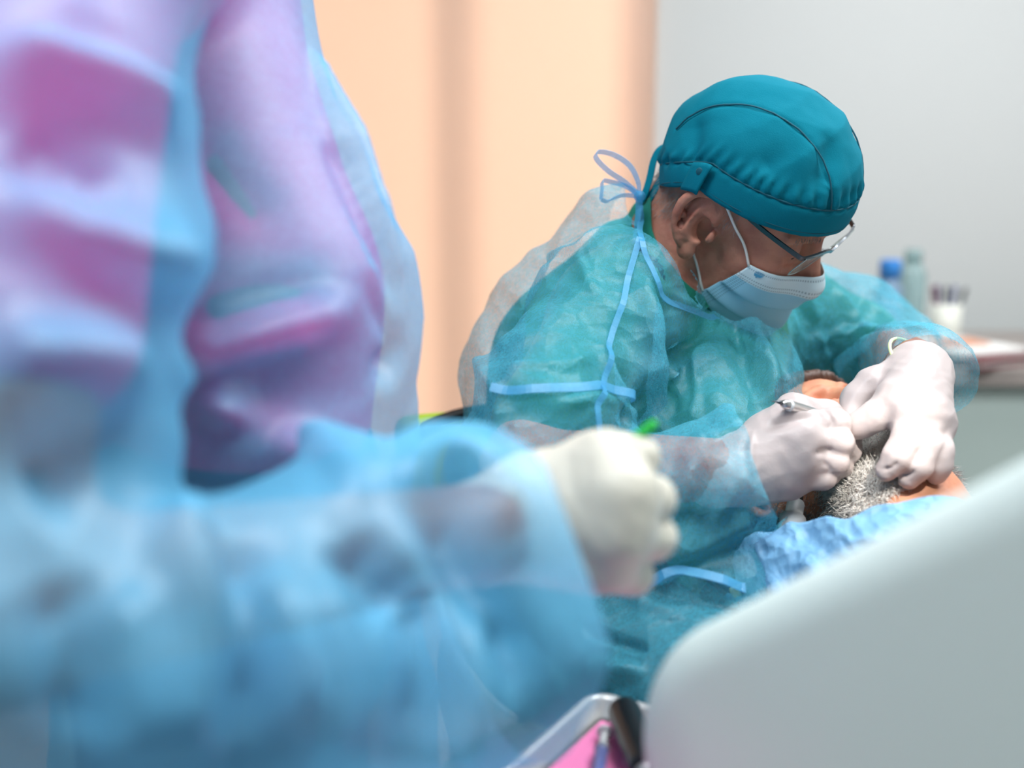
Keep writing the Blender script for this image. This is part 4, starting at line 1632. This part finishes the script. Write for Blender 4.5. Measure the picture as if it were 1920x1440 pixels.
Fb = Fb[kb[Fb].any(1)]
obj('body', np.vstack([Vh, Vb]), np.vstack([Fq_, Fb + len(Vh)]), M['skin2'], pp)
# clothes under the drape
pcl = U([OFF(s_, 0.008) for s_ in pbody[1:3]] + [OFF(s_, 0.008) for s_ in pbody[3:]], 0.03)
sculpt('clothes', pcl, 0.011, M['navy'], pp, lambda V, N: 0.006 * creases(V, 3, 0.1, 151))
# open mouth and lips
mo_c = HP.w(0.106, 0, -0.058)
sculpt('mouth', ell(mo_c, (0.010, 0.02, 0.012), HP.A), 0.0015, M['dark_gap'], pp)
lipc = []
for i in range(33):
    an = 2 * math.pi * i / 32
    lipc.append(HP.w(0.112 - 0.014 * (math.sin(an * 1.0) ** 2 * 0 + math.cos(an) ** 2 * 0.8), 0.022 * math.cos(an), -0.058 + 0.0145 * math.sin(an)))
tube('lips', lipc, 0.0042, M['lip'], pp, 10)
for sy in (-1, 1):
    sculpt('eye', ell(HP.w(0.079, sy * 0.032, 0.014), (0.0135,) * 3), 0.0016, M['eye'], pp)

# head hair
hs_ = CUTFN(OFF(HP.skull(), 0.007), lambda P: -np.maximum((HP.loc(P)[:, 2] - 0.066), np.maximum(-HP.loc(P)[:, 0] - 0.02, -1.0)) * 0.9, 0.006)


def hair_strip(V, N):
    return 0.003 * np.abs(np.sin(HP.loc(V)[:, 1] * 500 + 8 * vnoise(V, 0.02, 3))) + 0.003 * (vnoise(V, 0.012, 19) - 0.5)


sculpt('hair', hs_, 0.0024, M['hair_b'], pp, hair_strip)

# beard
q = HP.loc(Vh)
fz = pall(Vh)
jaw = (q[:, 2] < -0.028 - 0.25 * np.clip(q[:, 0], 0, 0.1)) & (q[:, 0] > -0.012) & (q[:, 2] > -0.15)
around_mouth = (np.linalg.norm((q - np.array([0.11, 0, -0.058])) / [1, 1.35, 1], axis=1) < 0.021)
skin_patch = (q[:, 1] > 0.052) & (q[:, 2] < -0.075)
side = (q[:, 0] > 0.012 + 0.3 * (q[:, 2] + 0.1))
bk = jaw & ~around_mouth & ~skin_patch & side & (q[:, 1] < 0.04) & ((Vh - pnb) @ CX < 0.022)
idb = np.where(bk)[0]
pick = rng.choice(idb, 13000)
strands('beard', Vh[pick] + rng.normal(size=(len(pick), 3)) * 0.0012 - Nh[pick] * 0.001, Nh[pick],
        lambda V, N: N * 0.55 - HP.A[2] * 0.55 + HP.A[1] * 0.15 + rng.normal(size=V.shape) * 0.33, 0.0155, 0.0003,
        [M['hair_w'], M['hair_g']], pp, [0.93, 0.07], 0.45)
# stubble shade on the right jaw is the same beard, thinner and greyer
bk2 = (q[:, 0] > -0.02) & (q[:, 2] < -0.02) & (q[:, 1] < 0.03) & (q[:, 2] > -0.15) & ~around_mouth & (q[:, 0] < 0.08)
pick = rng.choice(np.where(bk2)[0], 2600)
strands('beard', Vh[pick] + rng.normal(size=(len(pick), 3)) * 0.0012, Nh[pick], lambda V, N: N * 0.45 - HP.A[2] * 0.6 + rng.normal(size=V.shape) * 0.3,
        0.010, 0.0002, [M['hair_g'], M['hair_w']], pp, [0.7, 0.3], 0.4)

# drape over the chest
top_px = [(1374, 1052, 1.02), (1380, 1030, 1.0), (1400, 1012, 0.98), (1440, 995, 0.965), (1478, 982, 0.955), (1530, 973, 0.93), (1588, 970, 0.905), (1625, 956, 0.9), (1660, 946, 0.895), (1720, 938, 0.89), (1780, 932, 0.89), (1830, 945, 0.90), (1900, 985, 0.92)]
top = cat([W(*q) for q in top_px], 16)
ncol = len(top)
rows = []
nr = 90
for j in range(nr):
    t_ = j / (nr - 1)
    row = []
    for i in range(ncol):
        s_ = i / (ncol - 1)
        p_ = top[i]
        # falls steeply at the near left corner, lies on the chest elsewhere
        hang = max(0.0, 1 - s_ / 0.30) ** 1.3
        a1 = p_ + (down * 0.36 - upb * 0.02) * t_ + upb * 0.012 * math.sin(min(t_ * 4, math.pi))
        a2 = p_ + np.array([0.03, -0.13, -0.24]) * t_
        row.append(a1 * (1 - hang) + a2 * hang)
    rows.append(row)
A = np.array(rows)
P = A.reshape(-1, 3)
sgrid = np.tile(np.linspace(0, 1, ncol), nr)
crump = 0.5 + 1.0 * np.exp(-((sgrid - 0.25) / 0.2) ** 2)
dn = (0.008 * creases(P, 4, 0.09, 161, 0.3) + 0.010 * crump * creases(P, 6, 0.045, 171, 0.2) + 0.0036 * crump * creases(P, 5, 0.018, 181, 0.2))
A = (P + np.outer(dn, upb * 0.75 + np.array([-0.25, -0.4, 0.2]))).reshape(A.shape)
dr = thing('patient_drape', 'crumpled sky-blue paper drape covering the chest of the bearded patient', 'drape', W(1600, 1000, 0.9))
grid('sheet', A, M['drape'], dr, 0.001)

# ------------------------------------------------------------------ dental chair under the patient
ch = thing('dental_chair', 'grey upholstered reclined dental chair under the bearded patient', 'chair', FLOOR0(hips0))
hr_c = HP.w(-0.125, 0, 0.035)
sculpt('headrest', rbox(hr_c, (0.1, 0.085, 0.03), [HP.A[1], HP.A[2], HP.A[0]], 0.028), 0.008, M['chair'], ch)
bk_c = chest0 + down * 0.12 - upb * 0.155
sculpt('backrest', rbox(bk_c, (0.235, 0.36, 0.035), [acr, down, upb], 0.034), 0.012, M['chair'], ch)
tube('headrest_post', [hr_c - HP.A[0] * 0.02, bk_c - down * 0.3], 0.018, M['steel_l'], ch, 12)
st_c = hips0 + legs_d * 0.3 - np.array([0, 0, 0.13])
sculpt('seat', rbox(st_c, (0.25, 0.62, 0.045), [acr, legs_d, np.cross(acr, legs_d)], 0.04), 0.014, M['chair'], ch)
lathe('column', FLOOR0(hips0 + legs_d * 0.1) + [0, 0, 0.05], (0, 0, 1), [(0.14, 0), (0.13, 0.1), (0.1, 0.12), (0.1, st_c[2] - 0.06)], M['chair_l'], ch)
fb = FLOOR0(hips0 + legs_d * 0.1)
box('base_plate', fb + [-0.25, -0.35, 0], fb + [0.25, 0.35, 0.05], M['chair_l'], ch, 0.02)

# hose connector standing beside the patient's jaw
sc_ = thing('suction_tip', 'pale grey suction hose connector on a black stem beside the beard', 'suction tube', W(1488, 975, 1.03))
a0 = W(1484, 985, 1.0)
sx = nrm(W(1497, 920, 1.03) - a0)
lathe('collar', a0, sx, [(0.009, -0.03), (0.012, 0.0), (0.0125, 0.008), (0.0085, 0.010), (0.0085, 0.026), (0.008, 0.028)], M['chair_l'], sc_, 20)
tube('stem', cat([a0 + sx * 0.026, a0 + sx * 0.05, a0 + sx * 0.07 + CV(0.4, 0.3, 0.2) * 0.01], 4), 0.006, M['rubber'], sc_, 12)
tube('hose', cat([a0 - sx * 0.03, a0 - sx * 0.09 + CV(0, 0, 0.4) * 0.02, W(1450, 1160, 1.06), W(1440, 1400, 1.08)], 6), 0.0085, M['chair_l'], sc_, 12)
# bib clip at the drape's corner
bc = thing('bib_clip', 'small mint-green plastic clip at the hanging corner of the blue drape', 'clip', W(1388, 1110, 1.0))
sculpt('jaw_plate', rbox(W(1390, 1106, 1.0), (0.011, 0.006, 0.0028), [CV(0.9, 0.35, 0), CV(-0.35, 0.9, 0.2), CV(0, 0, 1)], 0.0026), 0.0014, M['mint'], bc)
sculpt('jaw_plate', rbox(W(1384, 1121, 1.0), (0.012, 0.0035, 0.0025), [CV(0.98, -0.1, 0), CV(0.1, 0.9, 0.2), CV(0, 0, 1)], 0.0023), 0.0014, M['tape'], bc)
lathe('rivet', W(1392, 1107, 0.995), CV(0, 0.2, -1), [(0.003, 0), (0.003, 0.003), (0.002, 0.004)], M['steel_l'], bc, 12)

# ------------------------------------------------------------------ assistant
ap = thing('person', 'standing assistant in pink scrubs under a sheer blue gown, one forearm stretched out', 'person', FLOOR0(W(330, 700, 0.85)))
aS, aE, aW = W(140, -120, 0.62), W(-30, 1150, 0.50), W(990, 985, 0.685)
tN = W(300, -480, 0.88)
tC, tB, tH = W(285, 0, 0.90), W(445, 560, 0.86), W(435, 950, 0.88)
far_s = W(330, -120, 1.08)
far_e = far_s + np.array([-0.03, 0.02, -0.28])
far_w = far_e + np.array([0.0, -0.02, -0.24])
zf = lambda p_, z: np.array([p_[0], p_[1], z])
AH = Head(np.array([tN[0] + 0.03, tN[1], 1.66]), (0.9, 0.1, -0.42), (0.42, 0, 0.9))
abody = [AH.sdf(), rc(AH.w(-0.03, 0, -0.04), zf(tN, 1.50), 0.055, 0.06), rc(zf(tN, 1.50), tC, 0.07, 0.10), rc(tC, tB, 0.10, 0.095), rc(tB, tH, 0.095, 0.11), rc(tH, zf(tH, 0.86), 0.11, 0.12),
         rc(zf(tN, 1.46), aS, 0.05, 0.05), rc(zf(tN, 1.46), far_s, 0.05, 0.05), rc(aS, aE, 0.046, 0.04), rc(aE, aW, 0.042, 0.029), rc(far_s, far_e, 0.046, 0.04), rc(far_e, far_w, 0.04, 0.028),
         ell(far_w + [0.01, 0, -0.06], (0.04, 0.02, 0.07))]
for dy in (-0.09, 0.09):
    abody += [rc(zf(tH + [0, dy, 0], 0.86), zf(tH + [0, dy, 0], 0.08), 0.085, 0.045)]
sculpt('body', U(abody, 0.025), 0.009, M['skin3'], ap)
sculpt('hair', CUTFN(OFF(AH.skull(), 0.012), lambda P: 0.05 * (AH.loc(P)[:, 0] > 9) + np.minimum(AH.loc(P)[:, 0] - 0.03, 0.075 - AH.loc(P)[:, 2]) * 0.8, 0.006), 0.006, M['hair_b'], ap)
ascr = U([rc(zf(tN, 1.47), tC, 0.085, 0.116), rc(tC, tB, 0.112, 0.112), rc(tB, W(430, 780, 0.87), 0.112, 0.114), rc(zf(tN, 1.45), aS, 0.06, 0.062), rc(zf(tN, 1.45), far_s, 0.055, 0.056),
          rc(aS, aS + (aE - aS) * 0.62, 0.062, 0.058), rc(far_s, far_s + (far_e - far_s) * 0.6, 0.062, 0.06)], 0.03)
AF = []


def af(s, pxs, w, h, lst):
    lst.append((cat([on(s, *q) for q in pxs], 5), w, h))


af(ascr, [(330, 600), (480, 560), (640, 545)], 0.02, -0.016, AF)
af(ascr, [(330, 700), (450, 660), (600, 610)], 0.018, 0.014, AF)
af(ascr, [(340, 720), (460, 800), (580, 860)], 0.018, 0.012, AF)
af(ascr, [(360, 250), (440, 330), (520, 420)], 0.02, -0.012, AF)
sculpt('scrub_shirt', ascr, 0.006, M['scrub_pink'], ap, lambda V, N: 0.009 * creases(V, 4, 0.13, 201, 0.4) + sum(fold(V, *x) for x in AF))
atr = U([rc(W(430, 770, 0.87), tH, 0.106, 0.12), rc(tH, zf(tH, 0.88), 0.118, 0.13)] + [rc(zf(tH + [0, dy, 0], 0.88), zf(tH + [0, dy, 0], 0.1), 0.1, 0.07) for dy in (-0.09, 0.09)], 0.03)
sculpt('trousers', atr, 0.009, M['navy'], ap, lambda V, N: 0.006 * creases(V, 3, 0.14, 211))
for dy in (-0.09, 0.09):
    c = zf(tH + [0.04, dy, 0], 0.045)
    sculpt('shoe', U([ell(c, (0.13, 0.05, 0.042)), rc(c + [-0.05, 0, 0], c + [-0.05, 0, 0.05], 0.045, 0.045)], 0.03), 0.009, M['shoe'], ap)

agp = [rc(zf(tN, 1.46), W(250, -60, 0.90), 0.085, 0.108), rc(W(250, -60, 0.90), W(405, 400, 0.88), 0.106, 0.130), rc(W(405, 400, 0.88), W(455, 600, 0.86), 0.130, 0.137), rc(W(455, 600, 0.86), W(448, 880, 0.87), 0.137, 0.14),
       rc(W(455, 880, 0.87), zf(W(440, 1000, 0.88), 0.62), 0.14, 0.17),
       rc(zf(tN, 1.45), aS, 0.07, 0.078), rc(aS, W(70, 430, 0.56), 0.078, 0.079), rc(W(70, 430, 0.56), W(10, 900, 0.52), 0.079, 0.072), rc(W(10, 900, 0.52), aE, 0.072, 0.07),
       rc(zf(tN, 1.45), far_s, 0.07, 0.078), rc(far_s, far_e, 0.076, 0.07), rc(far_e, far_w, 0.07, 0.065)]
sleeve = [rc(W(-40, 1200, 0.49), W(330, 1235, 0.535), 0.066, 0.068), rc(W(330, 1235, 0.535), W(820, 1125, 0.63), 0.068, 0.096), rc(W(820, 1125, 0.63), W(1060, 1085, 0.68), 0.096, 0.1)]
agown = U(agp + sleeve, 0.022)
acut = (W(1040, 1040, 0.66), CV(0.86, 0.16, 0.48))


def acut_1(V):
    a = (V - acut[0]) @ acut[1] + 0.030
    return np.minimum(a, 0.03 - np.minimum(sleeve[1](V), sleeve[2](V)))


acut_2 = lambda V: np.minimum((V - far_w) @ np.array([0, 0, -1.0]), 0.12 - np.linalg.norm(V - far_w, axis=1))
acut_3 = lambda V: np.maximum(np.minimum(V[:, 2] - 1.5, 0.085 - np.linalg.norm(V[:, :2] - tN[:2], axis=1)), 0.6 - V[:, 2])
AG = []
for pxs, w, h in (([(0, 110), (150, 160), (330, 230)], 0.016, 0.014), ([(60, 330), (180, 450), (330, 500)], 0.018, 0.014), ([(20, 250), (120, 330), (200, 400)], 0.016, -0.012),
                  ([(0, 700), (120, 690), (260, 700)], 0.02, 0.010), ([(40, 880), (120, 860), (200, 900)], 0.02, -0.016),
                  ([(330, 690), (420, 760), (560, 850), (680, 910)], 0.014, 0.014), ([(340, 680), (480, 630), (650, 570)], 0.014, 0.012),
                  ([(700, 560), (730, 680), (730, 820)], 0.012, -0.010), ([(560, 60), (650, 260), (730, 480)], 0.014, 0.008), ([(620, 260), (690, 430), (740, 560)], 0.010, -0.008),
                  ([(250, 960), (330, 1020), (410, 1150), (400, 1300), (370, 1420)], 0.020, 0.016), ([(420, 990), (450, 1120), (440, 1260), (420, 1400)], 0.016, -0.018),
                  ([(480, 1050), (520, 1150), (545, 1300), (560, 1340)], 0.010, 0.008), ([(640, 1000), (700, 1080), (760, 1140)], 0.014, -0.012),
                  ([(760, 920), (830, 960), (880, 1060), (940, 1200), (990, 1290)], 0.014, -0.014), ([(800, 870), (890, 900), (960, 1000)], 0.014, 0.012),
                  ([(200, 1100), (230, 1250), (250, 1420)], 0.016, 0.010), ([(90, 1080), (140, 1220), (150, 1400)], 0.016, -0.008),
                  ([(600, 1080), (620, 1250), (600, 1400)], 0.012, 0.006), ([(780, 1100), (790, 1250), (760, 1400)], 0.014, -0.010), ([(900, 1120), (880, 1280), (840, 1400)], 0.014, 0.010)):
    af(agown, pxs, w, h, AG)


def agown_disp(V, N):
    d = 0.014 * creases(V, 4, 0.14, 221, 0.3) + 0.012 * (vnoise(V, 0.1, 22) - 0.5)
    for x in AG:
        d += 1.5 * fold(V, *x)
    return d


sculpt('gown', agown, 0.0055, M['gown2'], ap, agown_disp, (acut_1, acut_2, acut_3), above=(ascr, 0.012))
AHd = hand_sdf((W(985, 975, 0.69), 0.031),
               PW([(1135, 870, 0.665, 0.0195), (1165, 925, 0.65, 0.0200), (1160, 990, 0.652, 0.0195), (1140, 1050, 0.665, 0.018)]),
               [PW([(1135, 870, 0.668, 0.0185), (1196, 860, 0.69, 0.0128), (1190, 905, 0.715, 0.0115), (1160, 930, 0.725, 0.01)]),
                PW([(1165, 925, 0.655, 0.0185), (1224, 936, 0.672, 0.0132), (1205, 965, 0.705, 0.0118), (1165, 965, 0.715, 0.01)]),
                PW([(1160, 990, 0.655, 0.018), (1226, 1008, 0.674, 0.0128), (1200, 1025, 0.705, 0.0115), (1160, 1020, 0.715, 0.01)]),
                PW([(1140, 1050, 0.668, 0.0165), (1188, 1078, 0.684, 0.0115), (1165, 1080, 0.71, 0.0105), (1135, 1060, 0.718, 0.0095)]),
                PW([(1040, 900, 0.70, 0.021), (1112, 856, 0.705, 0.0152), (1165, 850, 0.712, 0.0125), (1205, 862, 0.715, 0.0105)])],
               [rc(W(1030, 1000, 0.69), W(1100, 1040, 0.68), 0.034, 0.024), rc(W(1000, 940, 0.69), W(1090, 900, 0.68), 0.032, 0.022), rc(W(985, 975, 0.69), W(900, 1000, 0.675), 0.031, 0.034)])
sculpt('glove', AHd, 0.0024, M['glove2'], ap, glove_disp([], 231))
ab = thing('applicator', 'bright green disposable applicator stick pinched in the gloved fist of the assistant', 'applicator', W(1190, 830, 0.70))
a0, a1 = W(1120, 872, 0.705), W(1224, 797, 0.685)
axa = nrm(a1 - a0)
ln = np.linalg.norm(a1 - a0)
lathe('stick', a0, axa, [(0.0026, 0), (0.0031, 0.002), (0.0031, ln - 0.008), (0.0038, ln - 0.004)], M['green_pl'], ab, 14)
lathe('bulb_end', a0 + axa * (ln - 0.004), axa, [(0.0034, 0), (0.0038, 0.003), (0.0028, 0.006), (0.0008, 0.0075)], M['green_pl'], ab, 14)

# ------------------------------------------------------------------ lime stool behind the dentist
stl = thing('operator_stool', 'lime green upholstered stool with black rim behind the seated person in teal cap', 'stool', FLOOR0(hip_c))
seat_z = 0.53
sc0 = np.array([hip_c[0], hip_c[1], seat_z])
sculpt('seat', U([ell(sc0, (0.18, 0.18, 0.05))], 0), 0.012, M['lime'], stl)
bn = CV(-0.35, 0.0, 0.94)
bnx = nrm(np.cross([0, 0, 1], bn))
bc_ = W(975, 925, 1.38)
sculpt('backrest', rbox(bc_, (0.16, 0.11, 0.02), [bnx, (0, 0, 1), bn], 0.019), 0.006, M['lime'], stl)
rimp = []
for i in range(61):
    an = 2 * math.pi * i / 60
    c_, s_ = math.cos(an), math.sin(an)
    rr = 1.0 / ((abs(c_) ** 3.2 + abs(s_) ** 3.2) ** (1 / 3.2))
    rimp.append(bc_ + bnx * c_ * rr * 0.163 + np.array([0, 0, 1]) * s_ * rr * 0.114)
tube('backrest_rim', rimp, 0.0085, M['black'], stl, 10)
tube('back_bracket', cat([bc_ + bn * 0.03, bc_ + bn * 0.05 + [0, 0, -0.12], sc0 + bn * 0.12 + [0, 0, -0.05]], 6), 0.014, M['black'], stl, 10)
lathe('gas_column', FLOOR0(sc0) + [0, 0, 0.06], (0, 0, 1), [(0.03, 0), (0.03, 0.25), (0.02, 0.26), (0.02, seat_z - 0.09)], M['steel_l'], stl)
for i in range(5):
    an = 2 * math.pi * i / 5 + 0.3
    e_ = FLOOR0(sc0) + [0.27 * math.cos(an), 0.27 * math.sin(an), 0.055]
    lg = tube('base_leg', [FLOOR0(sc0) + [0, 0, 0.085], e_], [0.022, 0.016], M['steel_l'], stl, 10)
    lathe('castor', e_ + [0.012 * math.sin(an), -0.012 * math.cos(an), -0.027], (-math.sin(an), math.cos(an), 0), [(0.02, 0), (0.0275, 0.004), (0.0275, 0.02), (0.02, 0.024)], M['rubber'], lg, 16)

# ------------------------------------------------------------------ delivery unit: console, arm, tray holder
TZ = W(1115, 1290, 0.86)[2]
un = thing('dental_unit', 'smooth pale grey rounded console of the dental unit in front of the draped patient', 'dental unit')
e0, e1 = W(1194, 1308, 0.64), W(1960, 945, 0.44)
ea = nrm(e1 - e0)
un_n = nrm(CV(-0.12, 0.28, -1.0) - ea * (CV(-0.12, 0.28, -1.0) @ ea))
ed = np.cross(un_n, ea)
if ed[2] > 0:
    ed = -ed
r_c = 0.062
cen = e0 + ea * 0.24 + ed * 0.14 - un_n * 0.03
A0 = W(1268, 1320, 0.625)


def console_f(P):
    q_ = P - cen
    x = q_ @ ea
    y = q_ @ ed
    z = q_ @ un_n
    # rounded outline in its own plane, thick rounded rim
    hx, hy, rr = 0.285, 0.16, 0.10
    ax_ = np.abs(x) - (hx - rr)
    ay_ = np.abs(y) - (hy - rr)
    d2 = np.sqrt(np.maximum(ax_, 0) ** 2 + np.maximum(ay_, 0) ** 2) + np.minimum(np.maximum(ax_, ay_), 0) - rr
    t = 0.03
    rb = 0.024
    wx_, wy_ = d2 + rb, np.abs(z) - t + rb
    return np.minimum(np.maximum(wx_, wy_), 0) + np.sqrt(np.maximum(wx_, 0) ** 2 + np.maximum(wy_, 0) ** 2) - rb


sculpt('console_panel', S(console_f, cen - 0.42, cen + 0.42), 0.006, M['console'], un)

# tray: corner and two edges on the level plane
C0 = HZ(1113, 1292, TZ)
d1_ = nrm((HZ(945, 1440, TZ) - C0))
d2_ = nrm(HZ(1213, 1322, TZ) - C0)
d2_ = nrm(d2_ - d1_ * (d1_ @ d2_))
TL, TW = 0.30, 0.20
tray = thing('instrument_tray', 'pale metal instrument tray with pink paper liner and raised rim', 'tray', C0 + d1_ * TL / 2 + d2_ * TW / 2 - [0, 0, 0.018])


def ring(off, z, n=6, rad=0.018):
    pts = []
    x0, x1, y0, y1 = -off, TL + off, -off, TW + off
    r_ = max(rad + off, 0.003)
    for cx_, cy_, a_0 in ((x1 - r_, y1 - r_, 0), (x0 + r_, y1 - r_, 90), (x0 + r_, y0 + r_, 180), (x1 - r_, y0 + r_, 270)):
        for i in range(n + 1):
            an = math.radians(a_0 + 90 * i / n)
            pts.append(C0 + d1_ * (cx_ + r_ * math.cos(an)) + d2_ * (cy_ + r_ * math.sin(an)) + np.array([0, 0, z]))
    return pts


prof_t = [(-0.012, -0.0165), (-0.009, -0.015), (-0.006, -0.004), (-0.004, -0.001), (-0.001, 0.0), (0.001, -0.001), (0.0015, -0.004), (-0.001, -0.005), (-0.004, -0.008), (-0.007, -0.018), (-0.012, -0.018)]
Vt, Ft = [], []
rings = [ring(o_, z_) for o_, z_ in prof_t]
nr_ = len(rings[0])
for r_ in rings:
    Vt += r_
for j in range(len(rings) - 1):
    for i in range(nr_):
        Ft.append((j * nr_ + i, j * nr_ + (i + 1) % nr_, (j + 1) * nr_ + (i + 1) % nr_, (j + 1) * nr_ + i))
Ft.append(tuple(range(nr_)))
Ft.append(tuple((len(rings) - 1) * nr_ + i for i in range(nr_))[::-1])
obj('tray_body', Vt, Ft, M['tray'], tray)
lp = [C0 + d1_ * a + d2_ * b_ + np.array([0, 0, -0.0155]) for a, b_ in ((0.018, 0.016), (TL - 0.014, 0.014), (TL - 0.014, TW - 0.014), (0.016, TW - 0.014))]
obj('paper_liner', [np.array(q) + [0, 0, z] for z in (0, 0.0008) for q in lp], [(3, 2, 1, 0), (4, 5, 6, 7)] + [(i, (i + 1) % 4, 4 + (i + 1) % 4, 4 + i) for i in range(4)], M['pink'], tray, False)
zl = TZ - 0.0146
# holder plate and arm that carry the tray and the console, standing on a floor column
hc_ = C0 + d1_ * TL / 2 + d2_ * TW / 2
Rz = math.atan2(d1_[1], d1_[0])
slab('tray_holder', hc_ + [0, 0, -0.0345], 0.22, 0.14, 0.0155, Rz, M['white_pl'], parent=un)
colp = np.array([0.03, 0.5, 0])
tube('tray_arm', [hc_ + [0, 0, -0.045], hc_ * [1, 1, 0] + [0.06, 0, TZ - 0.12], np.array([colp[0], colp[1], TZ - 0.14])], 0.02, M['white_pl'], un, 14)
lathe('column', colp + [0, 0, 0.03], (0, 0, 1), [(0.05, 0), (0.05, 0.5), (0.035, 0.52), (0.035, TZ - 0.15)], M['white_pl'], un)
tube('console_arm', cat([np.array([colp[0], colp[1], TZ - 0.15]), np.array([colp[0] + 0.08, colp[1] - 0.02, TZ - 0.14]), cen - un_n * 0.05 + ed * 0.05], 6), 0.022, M['white_pl'], un, 14)
lathe('floor_base', colp, (0, 0, 1), [(0.24, 0), (0.24, 0.02), (0.2, 0.035), (0.06, 0.045)], M['white_pl'], un, 40)
un.location = colp
for c_ in un.children:
    c_.matrix_parent_inverse = Matrix.Translation(-Vector(colp))

# ---- things in the tray
def flat(px, py, h=0.0):
    return HZ(px, py, zl + h) * [1, 1, 0] + [0, 0, zl + h]


s0, s1 = flat(1134, 1372, 0.0062), flat(1120, 1460, 0.0062)
sa = nrm(s1 - s0)
sy_ = thing('syringe', 'small plastic syringe with blue gel lying on the pink tray paper', 'syringe', s0 - [0, 0, 0.006])
lathe('plunger_disc', s0, sa, [(0.0058, 0), (0.0062, 0.0006), (0.0062, 0.0022), (0.0052, 0.0028)], M['white_pl'], sy_, 20)
lathe('plunger_rod', s0 + sa * 0.002, sa, [(0.0030, 0), (0.0030, 0.026), (0.0042, 0.028), (0.0042, 0.032)], M['white_pl'], sy_, 12)
lathe('finger_flange', s0 + sa * 0.024, sa, [(0.0055, 0), (0.0062, 0.0005), (0.0062, 0.0016), (0.0055, 0.002)], M['clear_pl'], sy_, 20)
lathe('barrel', s0 + sa * 0.025, sa, [(0.0052, 0), (0.0052, 0.055), (0.003, 0.058)], M['clear_pl'], sy_, 20)
lathe('gel', s0 + sa * 0.028, sa, [(0.0046, 0), (0.0046, 0.044), (0.002, 0.047)], M['blue_gel'], sy_, 20)
b0, b1 = flat(1172, 1338, 0.0135), flat(1212, 1440, 0.0135)
ba_ = nrm(b1 - b0)
bh = thing('curing_handle', 'black rounded handle of an instrument lying across the tray corner', 'instrument', b0 - [0, 0, 0.013])
sculpt('grip', rc(b0, b1, 0.0128, 0.0128), 0.002, M['black'], bh)
lathe('end_ring', b1 + ba_ * 0.010, ba_, [(0.0115, 0), (0.012, 0.001), (0.012, 0.004), (0.008, 0.006)], M['steel_l'], bh, 20)
w0, w1 = flat(1192, 1412, 0.011), flat(1230, 1475, 0.011)
wh = thing('white_cartridge', 'white rounded plastic cartridge lying beside the black handle in the tray', 'cartridge', w0 - [0, 0, 0.011])
sculpt('cartridge_body', rc(w0 + nrm(w1 - w0) * 0.006, w1, 0.0108, 0.0108), 0.002, M['white_pl'], wh)
lathe('cartridge_nozzle', w1 + nrm(w1 - w0) * 0.008, nrm(w1 - w0), [(0.005, 0), (0.004, 0.008), (0.002, 0.014)], M['white_pl'], wh, 14)

# ------------------------------------------------------------------ operating lamp above the patient
mouth = W(1644, 864, 0.98)
lpos = mouth + np.array([0.06, -0.46, 0.55])
ol = thing('operating_lamp', 'white dental operating lamp on a jointed ceiling arm above the patient', 'lamp', lpos)
ld = nrm(mouth - lpos)
sculpt('lamp_head', U([ell(lpos - ld * 0.05, (0.12, 0.06, 0.035), [(1, 0, 0), np.cross(ld, [1, 0, 0]), ld])], 0), 0.008, M['lamp'], ol)
lathe('lamp_lens', lpos - ld * 0.014, ld, [(0.045, 0), (0.045, 0.004), (0.04, 0.005)], M['diffuser'], ol, 28)
tube('lamp_arm', cat([lpos - ld * 0.08, lpos + [0.25, 0.05, 0.22], lpos + [0.45, 0.3, 0.3], np.array([lpos[0] + 0.45, lpos[1] + 0.3, ZC])], 8), 0.02, M['lamp'], ol, 12)
sd = bpy.data.lights.new('operating_lamp_beam', 'SPOT')
sd.energy = 40.0
sd.spot_size = math.radians(9.0)
sd.spot_blend = 0.5
sd.shadow_soft_size = 0.02
sd.color = (1.0, 0.95, 0.88)
so = bpy.data.objects.new('operating_lamp_beam', sd)
COL.objects.link(so)
so.location = lpos + ld * 0.0
so.rotation_euler = Vector(ld).to_track_quat('-Z', 'Y').to_euler()
